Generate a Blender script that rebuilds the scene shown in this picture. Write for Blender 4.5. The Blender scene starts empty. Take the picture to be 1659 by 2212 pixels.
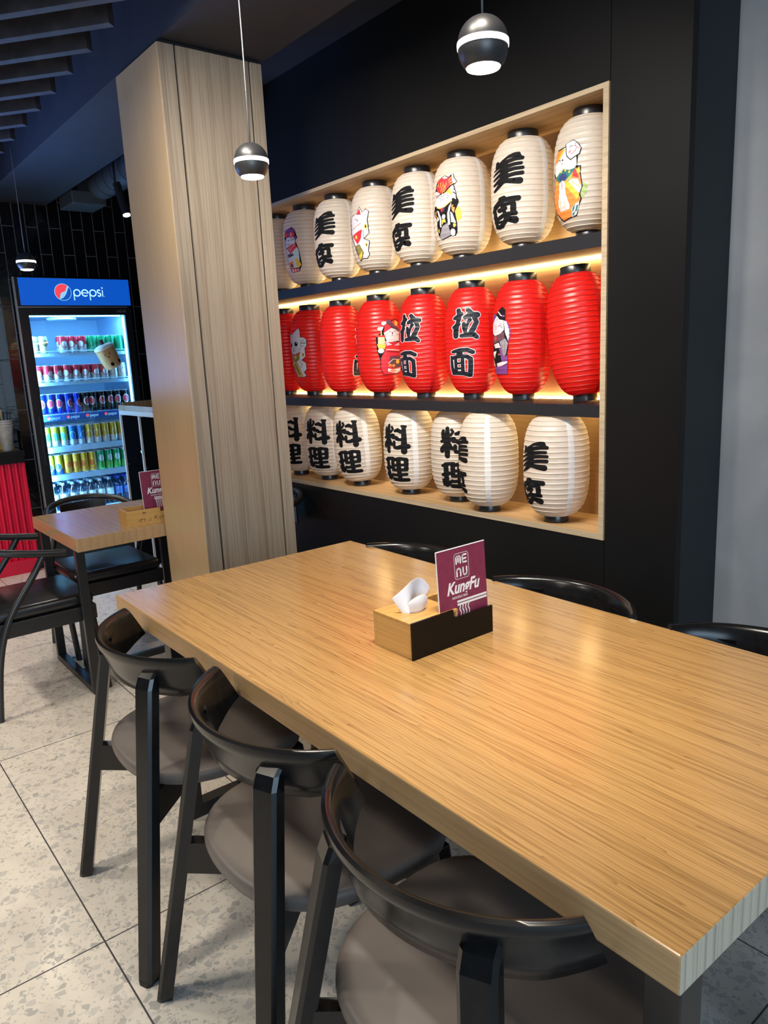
import bpy, bmesh, math, random
from mathutils import Vector, Matrix
random.seed(7)
C = bpy.context.scene.collection
PI = math.pi

# ------------------------------------------------------------------ camera, world, light, exposure
scn = bpy.context.scene
cam = bpy.data.cameras.new('camera')
cam.sensor_fit = 'VERTICAL'
cam.sensor_height = 36.0
cam.lens = 1610.4 / 2212 * 36.0
cam.clip_start = 0.02
cam_o = bpy.data.objects.new('camera', cam)
_r = Vector((0.6264, 0.7780, -0.0478)); _u = Vector((-0.1316, 0.1660, 0.9773)); _f = Vector((-0.7683, 0.6059, -0.2064))
cam_o.matrix_world = Matrix(((_r.x, _u.x, -_f.x, 0.0), (_r.y, _u.y, -_f.y, 0.0), (_r.z, _u.z, -_f.z, 1.455), (0, 0, 0, 1)))
C.objects.link(cam_o)
scn.camera = cam_o

w = bpy.data.worlds.new('world')
scn.world = w
w.use_nodes = True
w.node_tree.nodes['Background'].inputs[0].default_value = (0.55, 0.66, 0.9, 1)
w.node_tree.nodes['Background'].inputs[1].default_value = 0.10
scn.view_settings.view_transform = 'Standard'
scn.view_settings.look = 'None'
scn.view_settings.gamma = 1.0
scn.view_settings.exposure = 0.0
scn.cycles.use_denoising = True
scn.cycles.max_bounces = 8
scn.cycles.diffuse_bounces = 3
scn.cycles.glossy_bounces = 4
scn.cycles.transmission_bounces = 6
scn.cycles.transparent_max_bounces = 64
scn.cycles.sample_clamp_indirect = 4.0
scn.cycles.caustics_reflective = False
scn.cycles.caustics_refractive = False


def area(name, loc, target, sx, sy, energy, col, spread=PI):
    l = bpy.data.lights.new(name, 'AREA')
    l.shape = 'RECTANGLE'; l.size = sx; l.size_y = sy
    l.energy = energy; l.color = col; l.spread = spread
    o = bpy.data.objects.new(name, l)
    o.location = loc
    o.rotation_euler = (Vector(target) - Vector(loc)).to_track_quat('-Z', 'Y').to_euler()
    C.objects.link(o)
    return o


# daylight through the shopfront behind the right shoulder, and the room's ceiling downlights
area('window_daylight', (3.4, -1.5, 1.7), (-1.2, 1.2, 1.1), 3.2, 2.4, 165, (0.55, 0.77, 1.0))
for x, y, e in ((-3.3, -0.7, 19), (-1.9, -0.5, 16), (-5.0, -0.6, 19), (-1.9, -1.9, 18), (-3.6, -1.9, 20)):
    area('ceiling_downlight', (x, y, 2.58), (x, y, 0), 0.25, 0.25, e, (1.0, 0.90, 0.76), 2.3)
for x, tx, e in ((-2.05, -3.05, 5.0), (-1.9, -2.5, 5), (-1.5, -2.0, 5), (-1.2, -1.6, 4)):
    area('lantern_added_fill', (x, 0.72, 2.58), (tx, 2.2, 1.5), 0.16, 0.16, e, (1.0, 0.91, 0.80), 1.3)  # added fill lamps without fittings, only to brighten the lanterns
area('table_downlight', (-0.9, 0.9, 2.58), (-0.9, 1.15, 0.75), 0.3, 0.3, 7, (1.0, 0.90, 0.76), 1.3)
area('ceiling_added_blue_fill', (-5.1, 0.25, 1.55), (-4.1, 0.75, 2.7), 1.2, 0.8, 20, (0.18, 0.38, 1.0), 1.7)  # added blue fill for slat undersides and beam side, no real fitting


# ------------------------------------------------------------------ materials
def new_mat(name):
    m = bpy.data.materials.new(name)
    m.use_nodes = True
    return m, m.node_tree.nodes, m.node_tree.links, m.node_tree.nodes['Principled BSDF']


def mat(name, col, rough=0.5, metal=0.0, spec=0.5, coat=0.0, noise=0.0, nscale=40, bump=0.0):
    m, n, l, b = new_mat(name)
    b.inputs['Base Color'].default_value = (*col, 1)
    b.inputs['Roughness'].default_value = rough
    b.inputs['Metallic'].default_value = metal
    b.inputs['Specular IOR Level'].default_value = spec
    b.inputs['Coat Weight'].default_value = coat
    b.inputs['Coat Roughness'].default_value = 0.12
    if noise or bump:
        tc = n.new('ShaderNodeTexCoord')
        t = n.new('ShaderNodeTexNoise'); t.inputs['Scale'].default_value = nscale; t.inputs['Detail'].default_value = 4
        l.new(tc.outputs['Object'], t.inputs['Vector'])
        if noise:
            r = n.new('ShaderNodeValToRGB')
            r.color_ramp.elements[0].position = 0.3; r.color_ramp.elements[1].position = 0.7
            r.color_ramp.elements[0].color = (*[c * (1 - noise) for c in col], 1)
            r.color_ramp.elements[1].color = (*[min(1, c * (1 + noise)) for c in col], 1)
            l.new(t.outputs['Fac'], r.inputs['Fac']); l.new(r.outputs['Color'], b.inputs['Base Color'])
        if bump:
            bp = n.new('ShaderNodeBump'); bp.inputs['Strength'].default_value = bump; bp.inputs['Distance'].default_value = 0.002
            l.new(t.outputs['Fac'], bp.inputs['Height']); l.new(bp.outputs['Normal'], b.inputs['Normal'])
    return m


def emit(name, col, s):
    m, n, l, b = new_mat(name)
    b.inputs['Base Color'].default_value = (*[min(1, c) * 0.8 for c in col], 1)
    b.inputs['Emission Color'].default_value = (*col, 1)
    b.inputs['Emission Strength'].default_value = s
    return m


def oak(name, light, mid, dark, axis, freq=9.0, rough=0.35, coat=0.0, pore=0.5, dist=5.0):
    """Oak veneer: growth rings in stretched bands plus fine dark pores along the given axis."""
    m, n, l, b = new_mat(name)
    tc = n.new('ShaderNodeTexCoord')
    def mapping(sl, sc):
        mp = n.new('ShaderNodeMapping')
        s = [sc, sc, sc]; s['xyz'.index(axis)] = sl
        mp.inputs['Scale'].default_value = s
        l.new(tc.outputs['Object'], mp.inputs['Vector'])
        return mp
    mp = mapping(0.11, 1.0)
    wv = n.new('ShaderNodeTexWave')
    wv.wave_type = 'BANDS'; wv.bands_direction = 'Y' if axis != 'y' else 'X'; wv.wave_profile = 'SAW'
    wv.inputs['Scale'].default_value = freq
    wv.inputs['Distortion'].default_value = dist
    wv.inputs['Detail'].default_value = 2.0
    wv.inputs['Detail Scale'].default_value = 0.9
    l.new(mp.outputs['Vector'], wv.inputs['Vector'])
    r = n.new('ShaderNodeValToRGB')
    e = r.color_ramp.elements
    e[0].position = 0.0; e[0].color = (*light, 1)
    e[1].position = 1.0; e[1].color = (*dark, 1)
    x = e.new(0.55); x.color = (*light, 1)
    x = e.new(0.86); x.color = (*mid, 1)
    l.new(wv.outputs['Color'], r.inputs['Fac'])
    mp2 = mapping(3.0, 170.0)
    ns = n.new('ShaderNodeTexNoise'); ns.inputs['Scale'].default_value = 1.0; ns.inputs['Detail'].default_value = 3
    l.new(mp2.outputs['Vector'], ns.inputs['Vector'])
    r2 = n.new('ShaderNodeValToRGB')
    r2.color_ramp.elements[0].position = 0.40; r2.color_ramp.elements[0].color = (*[c / m0 * 0.78 for c, m0 in zip(mid, light)], 1)
    r2.color_ramp.elements[1].position = 0.52; r2.color_ramp.elements[1].color = (1, 1, 1, 1)
    l.new(ns.outputs['Fac'], r2.inputs['Fac'])
    mx = n.new('ShaderNodeMix'); mx.data_type = 'RGBA'; mx.blend_type = 'MULTIPLY'
    mx.inputs[0].default_value = pore
    l.new(r.outputs['Color'], mx.inputs[6]); l.new(r2.outputs['Color'], mx.inputs[7])
    mp3 = mapping(0.4, 2.2)
    n3 = n.new('ShaderNodeTexNoise'); n3.inputs['Scale'].default_value = 1.0; n3.inputs['Detail'].default_value = 2
    l.new(mp3.outputs['Vector'], n3.inputs['Vector'])
    r3 = n.new('ShaderNodeValToRGB')
    r3.color_ramp.elements[0].position = 0.3; r3.color_ramp.elements[0].color = (0.84, 0.82, 0.8, 1)
    r3.color_ramp.elements[1].position = 0.7; r3.color_ramp.elements[1].color = (1.08, 1.06, 1.04, 1)
    l.new(n3.outputs['Fac'], r3.inputs['Fac'])
    mx2 = n.new('ShaderNodeMix'); mx2.data_type = 'RGBA'; mx2.blend_type = 'MULTIPLY'; mx2.inputs[0].default_value = 1
    l.new(mx.outputs[2], mx2.inputs[6]); l.new(r3.outputs['Color'], mx2.inputs[7])
    l.new(mx2.outputs[2], b.inputs['Base Color'])
    bp = n.new('ShaderNodeBump'); bp.inputs['Strength'].default_value = 0.08; bp.inputs['Distance'].default_value = 0.001
    l.new(ns.outputs['Fac'], bp.inputs['Height']); l.new(bp.outputs['Normal'], b.inputs['Normal'])
    b.inputs['Roughness'].default_value = rough
    b.inputs['Coat Weight'].default_value = coat
    b.inputs['Coat Roughness'].default_value = 0.2
    return m


def paper(name, col, tcol, trans=0.5):
    """Lantern fabric: diffuse front with light coming through from behind, faint weave."""
    m, n, l, b = new_mat(name)
    n.remove(b)
    out = n['Material Output']
    tc = n.new('ShaderNodeTexCoord')
    ns = n.new('ShaderNodeTexNoise'); ns.inputs['Scale'].default_value = 38; ns.inputs['Detail'].default_value = 5
    l.new(tc.outputs['Object'], ns.inputs['Vector'])
    rp = n.new('ShaderNodeValToRGB')
    rp.color_ramp.elements[0].position = 0.3; rp.color_ramp.elements[0].color = (*[c * 0.9 for c in col], 1)
    rp.color_ramp.elements[1].position = 0.7; rp.color_ramp.elements[1].color = (*col, 1)
    l.new(ns.outputs['Fac'], rp.inputs['Fac'])
    d = n.new('ShaderNodeBsdfDiffuse')
    l.new(rp.outputs['Color'], d.inputs['Color'])
    t = n.new('ShaderNodeBsdfTranslucent'); t.inputs['Color'].default_value = (*tcol, 1)
    bp = n.new('ShaderNodeBump'); bp.inputs['Strength'].default_value = 0.35; bp.inputs['Distance'].default_value = 0.003
    l.new(ns.outputs['Fac'], bp.inputs['Height'])
    l.new(bp.outputs['Normal'], d.inputs['Normal'])
    mx = n.new('ShaderNodeMixShader'); mx.inputs[0].default_value = trans
    l.new(d.outputs[0], mx.inputs[1]); l.new(t.outputs[0], mx.inputs[2])
    g = n.new('ShaderNodeBsdfGlossy'); g.inputs['Roughness'].default_value = 0.35
    g.inputs['Color'].default_value = (1, 1, 1, 1)
    mx2 = n.new('ShaderNodeMixShader'); mx2.inputs[0].default_value = 0.035
    l.new(mx.outputs[0], mx2.inputs[1]); l.new(g.outputs[0], mx2.inputs[2])
    l.new(mx2.outputs[0], out.inputs['Surface'])
    return m


def clear(name, tint, gloss=0.08):
    m, n, l, b = new_mat(name)
    n.remove(b)
    t = n.new('ShaderNodeBsdfTransparent'); t.inputs['Color'].default_value = (*tint, 1)
    g = n.new('ShaderNodeBsdfGlossy'); g.inputs['Roughness'].default_value = 0.03
    mx = n.new('ShaderNodeMixShader'); mx.inputs[0].default_value = gloss
    l.new(t.outputs[0], mx.inputs[1]); l.new(g.outputs[0], mx.inputs[2])
    l.new(mx.outputs[0], n['Material Output'].inputs['Surface'])
    return m


def tile_floor():
    m, n, l, b = new_mat('terrazzo_tiles')
    tc = n.new('ShaderNodeTexCoord')
    base = (0.70, 0.64, 0.555)
    def chips(scale, thresh, c1, c2):
        nz = n.new('ShaderNodeTexNoise'); nz.inputs['Scale'].default_value = scale * 0.8; nz.inputs['Detail'].default_value = 1
        l.new(tc.outputs['Object'], nz.inputs['Vector'])
        ad = n.new('ShaderNodeMix'); ad.data_type = 'RGBA'; ad.blend_type = 'LINEAR_LIGHT'; ad.inputs[0].default_value = 0.012
        l.new(tc.outputs['Object'], ad.inputs[6]); l.new(nz.outputs['Color'], ad.inputs[7])
        v = n.new('ShaderNodeTexVoronoi'); v.inputs['Scale'].default_value = scale; v.inputs['Randomness'].default_value = 1
        l.new(ad.outputs[2], v.inputs['Vector'])
        edge = n.new('ShaderNodeTexVoronoi'); edge.feature = 'DISTANCE_TO_EDGE'; edge.inputs['Scale'].default_value = scale
        l.new(ad.outputs[2], edge.inputs['Vector'])
        sep = n.new('ShaderNodeSeparateColor'); l.new(v.outputs['Color'], sep.inputs[0])
        pick = n.new('ShaderNodeMath'); pick.operation = 'LESS_THAN'; pick.inputs[1].default_value = thresh
        l.new(sep.outputs[0], pick.inputs[0])
        ed = n.new('ShaderNodeMath'); ed.operation = 'GREATER_THAN'; ed.inputs[1].default_value = 0.11
        l.new(edge.outputs['Distance'], ed.inputs[0])
        mu = n.new('ShaderNodeMath'); mu.operation = 'MULTIPLY'
        l.new(pick.outputs[0], mu.inputs[0]); l.new(ed.outputs[0], mu.inputs[1])
        cr = n.new('ShaderNodeMix'); cr.data_type = 'RGBA'
        l.new(sep.outputs[1], cr.inputs[0]); cr.inputs[6].default_value = (*c1, 1); cr.inputs[7].default_value = (*c2, 1)
        return mu.outputs[0], cr.outputs[2]
    f1, c1 = chips(40, 0.30, (0.60, 0.565, 0.51), (0.40, 0.385, 0.355))
    f2, c2 = chips(95, 0.36, (0.60, 0.565, 0.50), (0.42, 0.40, 0.37))
    big = n.new('ShaderNodeTexNoise'); big.inputs['Scale'].default_value = 7; big.inputs['Detail'].default_value = 6
    l.new(tc.outputs['Object'], big.inputs['Vector'])
    br = n.new('ShaderNodeValToRGB')
    br.color_ramp.elements[0].position = 0.3; br.color_ramp.elements[0].color = (*[c * 0.93 for c in base], 1)
    br.color_ramp.elements[1].position = 0.7; br.color_ramp.elements[1].color = (*[c * 1.05 for c in base], 1)
    l.new(big.outputs['Fac'], br.inputs['Fac'])
    m1 = n.new('ShaderNodeMix'); m1.data_type = 'RGBA'
    l.new(f2, m1.inputs[0]); l.new(br.outputs['Color'], m1.inputs[6]); l.new(c2, m1.inputs[7])
    m2 = n.new('ShaderNodeMix'); m2.data_type = 'RGBA'
    l.new(f1, m2.inputs[0]); l.new(m1.outputs[2], m2.inputs[6]); l.new(c1, m2.inputs[7])
    # grout: 1.2 x 0.6 m tiles
    sx = n.new('ShaderNodeSeparateXYZ'); l.new(tc.outputs['Object'], sx.inputs[0])
    def line(sock, off, step):
        a = n.new('ShaderNodeMath'); a.operation = 'SUBTRACT'; a.inputs[1].default_value = off; l.new(sock, a.inputs[0])
        p = n.new('ShaderNodeMath'); p.operation = 'PINGPONG'; p.inputs[1].default_value = step / 2; l.new(a.outputs[0], p.inputs[0])
        c = n.new('ShaderNodeMath'); c.operation = 'LESS_THAN'; c.inputs[1].default_value = 0.0021; l.new(p.outputs[0], c.inputs[0])
        return c.outputs[0]
    mxx = n.new('ShaderNodeMath'); mxx.operation = 'MAXIMUM'
    l.new(line(sx.outputs[0], -1.795, 1.2), mxx.inputs[0]); l.new(line(sx.outputs[1], 0.424, 0.6), mxx.inputs[1])
    m3 = n.new('ShaderNodeMix'); m3.data_type = 'RGBA'
    l.new(mxx.outputs[0], m3.inputs[0]); l.new(m2.outputs[2], m3.inputs[6]); m3.inputs[7].default_value = (0.06, 0.055, 0.06, 1)
    l.new(m3.outputs[2], b.inputs['Base Color'])
    b.inputs['Roughness'].default_value = 0.42
    b.inputs['Specular IOR Level'].default_value = 0.4
    return m


def tile_wall():
    m, n, l, b = new_mat('black_glazed_tiles')
    tc = n.new('ShaderNodeTexCoord')
    sx = n.new('ShaderNodeSeparateXYZ'); l.new(tc.outputs['Object'], sx.inputs[0])
    cb = n.new('ShaderNodeCombineXYZ'); l.new(sx.outputs[2], cb.inputs[0]); l.new(sx.outputs[1], cb.inputs[1])
    mp = n.new('ShaderNodeMapping'); mp.inputs['Location'].default_value = (-0.28, -0.055, 0); l.new(cb.outputs[0], mp.inputs['Vector'])
    br = n.new('ShaderNodeTexBrick')
    br.inputs['Scale'].default_value = 1.0; br.inputs['Brick Width'].default_value = 0.363; br.inputs['Row Height'].default_value = 0.079
    br.inputs['Mortar Size'].default_value = 0.0022; br.inputs['Mortar Smooth'].default_value = 0.0
    br.inputs['Color1'].default_value = (0.004, 0.004, 0.005, 1); br.inputs['Color2'].default_value = (0.006, 0.005, 0.006, 1)
    br.inputs['Mortar'].default_value = (0.11, 0.115, 0.13, 1)
    l.new(mp.outputs[0], br.inputs['Vector']); l.new(br.outputs['Color'], b.inputs['Base Color'])
    rr = n.new('ShaderNodeMapRange'); rr.inputs[3].default_value = 0.09; rr.inputs[4].default_value = 0.8
    l.new(br.outputs['Fac'], rr.inputs[0]); l.new(rr.outputs[0], b.inputs['Roughness'])
    nz = n.new('ShaderNodeTexNoise'); nz.inputs['Scale'].default_value = 16
    l.new(tc.outputs['Object'], nz.inputs['Vector'])
    bp = n.new('ShaderNodeBump'); bp.inputs['Strength'].default_value = 0.25; bp.inputs['Distance'].default_value = 0.004
    l.new(nz.outputs['Fac'], bp.inputs['Height']); l.new(bp.outputs['Normal'], b.inputs['Normal'])
    return m


def plaster():
    m, n, l, b = new_mat('grey_plaster')
    tc = n.new('ShaderNodeTexCoord')
    nz = n.new('ShaderNodeTexNoise'); nz.inputs['Scale'].default_value = 3.2; nz.inputs['Detail'].default_value = 8; nz.inputs['Distortion'].default_value = 0.6
    l.new(tc.outputs['Object'], nz.inputs['Vector'])
    r = n.new('ShaderNodeValToRGB')
    r.color_ramp.elements[0].position = 0.3; r.color_ramp.elements[0].color = (0.21, 0.225, 0.245, 1)
    r.color_ramp.elements[1].position = 0.72; r.color_ramp.elements[1].color = (0.30, 0.315, 0.335, 1)
    l.new(nz.outputs['Fac'], r.inputs['Fac']); l.new(r.outputs['Color'], b.inputs['Base Color'])
    b.inputs['Roughness'].default_value = 0.6
    return m


def can_mat(name, top, bot, ring, mark, split=0.45, oval=True, zc=0.5):
    """Printed drinks can: colour split by height with a repeated oval badge, object coordinates (unit can)."""
    m, n, l, b = new_mat(name)
    tc = n.new('ShaderNodeTexCoord')
    s = n.new('ShaderNodeSeparateXYZ'); l.new(tc.outputs['Generated'], s.inputs[0])
    gt = n.new('ShaderNodeMath'); gt.operation = 'GREATER_THAN'; gt.inputs[1].default_value = split; l.new(s.outputs[2], gt.inputs[0])
    a = n.new('ShaderNodeMix'); a.data_type = 'RGBA'; l.new(gt.outputs[0], a.inputs[0])
    a.inputs[6].default_value = (*bot, 1); a.inputs[7].default_value = (*top, 1)
    last = a.outputs[2]
    if oval:
        vs = n.new('ShaderNodeVectorMath'); vs.operation = 'SUBTRACT'; vs.inputs[1].default_value = (0.5, 0.5, zc)
        l.new(tc.outputs['Generated'], vs.inputs[0])
        ml = n.new('ShaderNodeVectorMath'); ml.operation = 'MULTIPLY'; ml.inputs[1].default_value = (1.0, 0.0, 1.75)
        l.new(vs.outputs[0], ml.inputs[0])
        ln = n.new('ShaderNodeVectorMath'); ln.operation = 'LENGTH'; l.new(ml.outputs[0], ln.inputs[0])
        for lim, col in ((0.40, ring), (0.33, mark)):
            lt = n.new('ShaderNodeMath'); lt.operation = 'LESS_THAN'; lt.inputs[1].default_value = lim; l.new(ln.outputs['Value'], lt.inputs[0])
            mm = n.new('ShaderNodeMix'); mm.data_type = 'RGBA'; l.new(lt.outputs[0], mm.inputs[0]); l.new(last, mm.inputs[6])
            mm.inputs[7].default_value = (*col, 1); last = mm.outputs[2]
    l.new(last, b.inputs['Base Color'])
    b.inputs['Roughness'].default_value = 0.25; b.inputs['Metallic'].default_value = 0.25
    return m


M = {
    'table_oak': oak('table_oak', (0.53, 0.31, 0.115), (0.46, 0.258, 0.09), (0.335, 0.178, 0.06), 'x', 44.0, 0.22, 0.5, 0.75, 16.0),
    'edge_oak': oak('edge_oak', (0.50, 0.33, 0.16), (0.43, 0.27, 0.125), (0.33, 0.2, 0.09), 'x', 5.0, 0.45, 0.0, 0.4, 4.0),
    'end_oak': oak('end_oak', (0.60, 0.52, 0.39), (0.52, 0.45, 0.34), (0.36, 0.31, 0.24), 'z', 14.0, 0.5, 0.0, 0.5, 4.0),
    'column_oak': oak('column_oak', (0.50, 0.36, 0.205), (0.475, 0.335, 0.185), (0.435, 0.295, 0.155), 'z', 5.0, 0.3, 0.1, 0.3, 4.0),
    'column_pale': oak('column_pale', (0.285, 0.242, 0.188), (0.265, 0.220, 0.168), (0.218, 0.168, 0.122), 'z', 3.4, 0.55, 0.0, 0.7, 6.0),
    'niche_oak': oak('niche_oak', (0.55, 0.37, 0.19), (0.50, 0.33, 0.165), (0.42, 0.26, 0.125), 'x', 5.0, 0.5, 0.0, 0.4, 5.0),
    'trim_oak': oak('trim_oak', (0.50, 0.40, 0.27), (0.43, 0.335, 0.22), (0.33, 0.25, 0.16), 'x', 20.0, 0.5, 0.0, 0.5, 3.0),
    'small_oak': oak('small_oak', (0.50, 0.32, 0.165), (0.47, 0.295, 0.148), (0.42, 0.255, 0.125), 'x', 9.0, 0.2, 0.3, 0.4, 5.0),
    'bamboo_x': oak('bamboo_x', (0.60, 0.36, 0.12), (0.55, 0.31, 0.095), (0.46, 0.245, 0.068), 'x', 9.0, 0.38, 0.15, 0.35, 3.0),
    'bamboo': oak('bamboo', (0.62, 0.36, 0.105), (0.56, 0.31, 0.085), (0.47, 0.245, 0.06), 'y', 12.0, 0.38, 0.15, 0.35, 1.0),
    'hutch_oak': oak('hutch_oak', (0.36, 0.225, 0.12), (0.27, 0.16, 0.08), (0.17, 0.1, 0.05), 'z', 14.0, 0.4, 0.0, 0.4, 4.0),
    'floor': tile_floor(), 'tiles': tile_wall(), 'plaster': plaster(),
    'black_panel': mat('black_panel', (0.0055, 0.0055, 0.006), 0.48, spec=0.22, noise=0.15, nscale=3),
    'black_panel_daylit': mat('black_panel_daylit', (0.010, 0.015, 0.019), 0.5, spec=0.35),  # black panel again, bluish daylight on the return face put into the colour
    'ceiling': mat('ceiling_paint', (0.018, 0.02, 0.03), 0.75, noise=0.12, nscale=6),
    'beam': mat('beam_paint', (0.017, 0.020, 0.031), 0.7, noise=0.1, nscale=9),
    'slat': mat('slat_wood', (0.04, 0.038, 0.045), 0.5, noise=0.3, nscale=18),
    'groove': mat('groove_black', (0.006, 0.006, 0.007), 0.6),
    'lacquer': mat('black_lacquer', (0.006, 0.006, 0.0065), 0.21, spec=0.40, noise=0.3, nscale=60),
    'leather': mat('taupe_leather', (0.125, 0.106, 0.094), 0.48, noise=0.08, nscale=7, bump=0.05),
    'black_leather': mat('black_leather', (0.012, 0.012, 0.014), 0.3, spec=0.6, noise=0.2, nscale=9),
    'black_metal': mat('black_metal', (0.012, 0.012, 0.013), 0.36, spec=0.6),
    'shelf_black': mat('shelf_black', (0.014, 0.014, 0.018), 0.4),
    'ring_black': mat('ring_black', (0.012, 0.013, 0.016), 0.3, spec=0.6),
    'wire': mat('wire_steel', (0.5, 0.5, 0.5), 0.35, 0.9),
    'cord': mat('cord_grey', (0.13, 0.135, 0.15), 0.5),
    'pendant_black': mat('pendant_black', (0.022, 0.022, 0.024), 0.38, spec=0.6),
    'lamp_glow': emit('lamp_glow', (1.0, 0.95, 0.86), 14.0),
    'ring_glow': emit('ring_glow', (1.0, 0.96, 0.88), 4.0),
    'led': emit('led_strip', (1.0, 0.76, 0.38), 30.0),
    'paper_white': paper('paper_white', (0.86, 0.82, 0.74), (0.97, 0.74, 0.43), 0.45),
    'paper_red': paper('paper_red', (0.86, 0.022, 0.016), (0.98, 0.05, 0.02), 0.5),
    'rib_shade_white': mat('rib_shade_white', (0.60, 0.53, 0.43), 0.6),  # wire ribs, ridge shading painted in as a darker tone
    'rib_shade_red': mat('rib_shade_red', (0.30, 0.008, 0.008), 0.6),  # same ribs in red, their thin shadow lines painted into the colour
    'seam_white': paper('seam_white', (0.88, 0.87, 0.86), (0.9, 0.8, 0.6), 0.25),
    'seam_red': paper('seam_red', (0.62, 0.012, 0.014), (0.7, 0.02, 0.01), 0.25),
    'ink': mat('ink_black', (0.006, 0.006, 0.007), 0.7, spec=0.15),
    'ink_blue_black': mat('ink_blue_black', (0.008, 0.011, 0.017), 0.45, spec=0.3),
    'p_white': mat('print_white', (0.64, 0.61, 0.64), 0.7, spec=0.2),
    'p_pink': mat('print_pink', (0.78, 0.50, 0.55), 0.6),
    'p_red': mat('print_red', (0.55, 0.02, 0.035), 0.6),
    'p_brightred': mat('print_bright_red', (0.75, 0.03, 0.03), 0.6),
    'p_yellow': mat('print_yellow', (0.80, 0.47, 0.05), 0.6),
    'p_orange': mat('print_orange', (0.82, 0.23, 0.04), 0.6),
    'p_purple': mat('print_purple', (0.16, 0.04, 0.20), 0.6),
    'p_grey': mat('print_grey', (0.24, 0.22, 0.25), 0.6),
    'p_plum': mat('print_plum', (0.10, 0.04, 0.06), 0.6),
    'p_teal': mat('print_teal', (0.02, 0.16, 0.15), 0.6),
    'p_navy': mat('print_navy', (0.03, 0.045, 0.16), 0.6),
    'p_green': mat('print_green', (0.28, 0.45, 0.10), 0.6),
    'p_olive': mat('print_olive', (0.23, 0.19, 0.04), 0.6),
    'p_sky': mat('print_sky', (0.55, 0.62, 0.68), 0.6),
    'p_beige': mat('print_beige', (0.75, 0.5, 0.28), 0.6),
    'acrylic': mat('black_acrylic', (0.004, 0.004, 0.004), 0.2, spec=0.2),
    'tissue': mat('white_tissue', (0.86, 0.87, 0.90), 0.8, bump=0.25, nscale=260),
    'maroon': mat('menu_maroon', (0.205, 0.026, 0.065), 0.38, noise=0.12, nscale=60),
    'menu_white': mat('menu_white', (0.82, 0.80, 0.80), 0.5),
    'menu_back': mat('menu_back', (0.30, 0.08, 0.12), 0.5),
    'fridge_black': mat('fridge_black', (0.010, 0.010, 0.012), 0.35, spec=0.6),
    'fridge_white': mat('fridge_white', (0.42, 0.67, 0.93), 0.5),
    'chrome': mat('chrome_trim', (0.62, 0.62, 0.66), 0.3, 0.8),
    'header_blue': emit('header_blue', (0.002, 0.085, 0.52), 0.9),
    'header_red': emit('header_red', (0.95, 0.06, 0.09), 0.95),
    'header_white': emit('header_white', (0.50, 0.82, 1.0), 0.85),
    'header_pale': emit('header_pale', (0.30, 0.68, 0.95), 0.8),
    'header_deep': emit('header_deep', (0.004, 0.09, 0.5), 0.8),
    'fridge_led': emit('fridge_led', (0.25, 0.66, 1.0), 150.0),
    'fridge_led_soft': emit('fridge_led_soft', (0.25, 0.66, 1.0), 22.0),
    'glass': clear('fridge_glass', (0.93, 0.97, 1.0), 0.05),
    'bottle_clear': clear('bottle_clear', (0.80, 0.90, 0.97), 0.14),
    'cap_pale': mat('cap_pale', (0.45, 0.68, 0.9), 0.4),
    'cap_blue': mat('cap_blue', (0.02, 0.08, 0.62), 0.4),
    'bottle_label': mat('bottle_label', (0.65, 0.78, 0.88), 0.5, noise=0.3, nscale=50),
    'bottle_label_blue': mat('bottle_label_blue', (0.10, 0.22, 0.65), 0.5, noise=0.4, nscale=50),
    'strip_blue': mat('strip_blue', (0.03, 0.13, 0.55), 0.4),
    'can_lid': mat('can_lid', (0.80, 0.84, 0.88), 0.3, 0.2),
    'red_panel': mat('red_panel', (0.62, 0.006, 0.045), 0.4, noise=0.05, nscale=4),
    'counter_black': mat('counter_black', (0.010, 0.010, 0.011), 0.25),
    'cup_plastic': mat('cup_plastic', (0.42, 0.39, 0.36), 0.25, noise=0.2, nscale=30),
    'cup_rim': mat('cup_rim', (0.6, 0.58, 0.56), 0.25),
    'yellow_card': mat('yellow_card', (0.70, 0.43, 0.05), 0.5),
    'stick_wood': mat('stick_wood', (0.6, 0.45, 0.27), 0.6),
    'straw_black': mat('straw_black', (0.012, 0.012, 0.014), 0.35),
    'hutch_white': mat('hutch_white', (0.55, 0.54, 0.58), 0.45),
    'hutch_black': mat('hutch_black', (0.003, 0.003, 0.0035), 0.9, spec=0.0),
    'plush_tan': mat('plush_tan', (0.62, 0.36, 0.17), 0.95, noise=0.1, nscale=90, bump=0.4),
    'plush_white': mat('plush_white', (0.80, 0.78, 0.74), 0.95, bump=0.3, nscale=90),
    'plush_brown': mat('plush_brown', (0.07, 0.03, 0.025), 0.9),
    'duct': mat('duct_grey', (0.05, 0.06, 0.075), 0.5),
}


# ------------------------------------------------------------------ mesh helpers
def obj(name, bm, m, parent=None, smooth=False, loc=(0, 0, 0), rot=(0, 0, 0), angle=None):
    me = bpy.data.meshes.new(name)
    bmesh.ops.recalc_face_normals(bm, faces=bm.faces)
    bm.to_mesh(me); bm.free()
    for mm in (m if isinstance(m, (list, tuple)) else [m]):
        me.materials.append(M[mm] if isinstance(mm, str) else mm)
    if smooth:
        for p in me.polygons:
            p.use_smooth = True
        if angle:
            me.set_sharp_from_angle(angle=angle)
    o = bpy.data.objects.new(name, me)
    C.objects.link(o)
    o.location = loc; o.rotation_euler = rot
    if parent:
        o.parent = parent
    return o


def mobj(name, me, parent=None, loc=(0, 0, 0), rot=(0, 0, 0)):
    o = bpy.data.objects.new(name, me)
    C.objects.link(o); o.location = loc; o.rotation_euler = rot
    if parent:
        o.parent = parent
    return o


def tag(o, label, cat, group=None):
    o['label'] = label; o['category'] = cat
    if group:
        o['group'] = group
    return o


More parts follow.
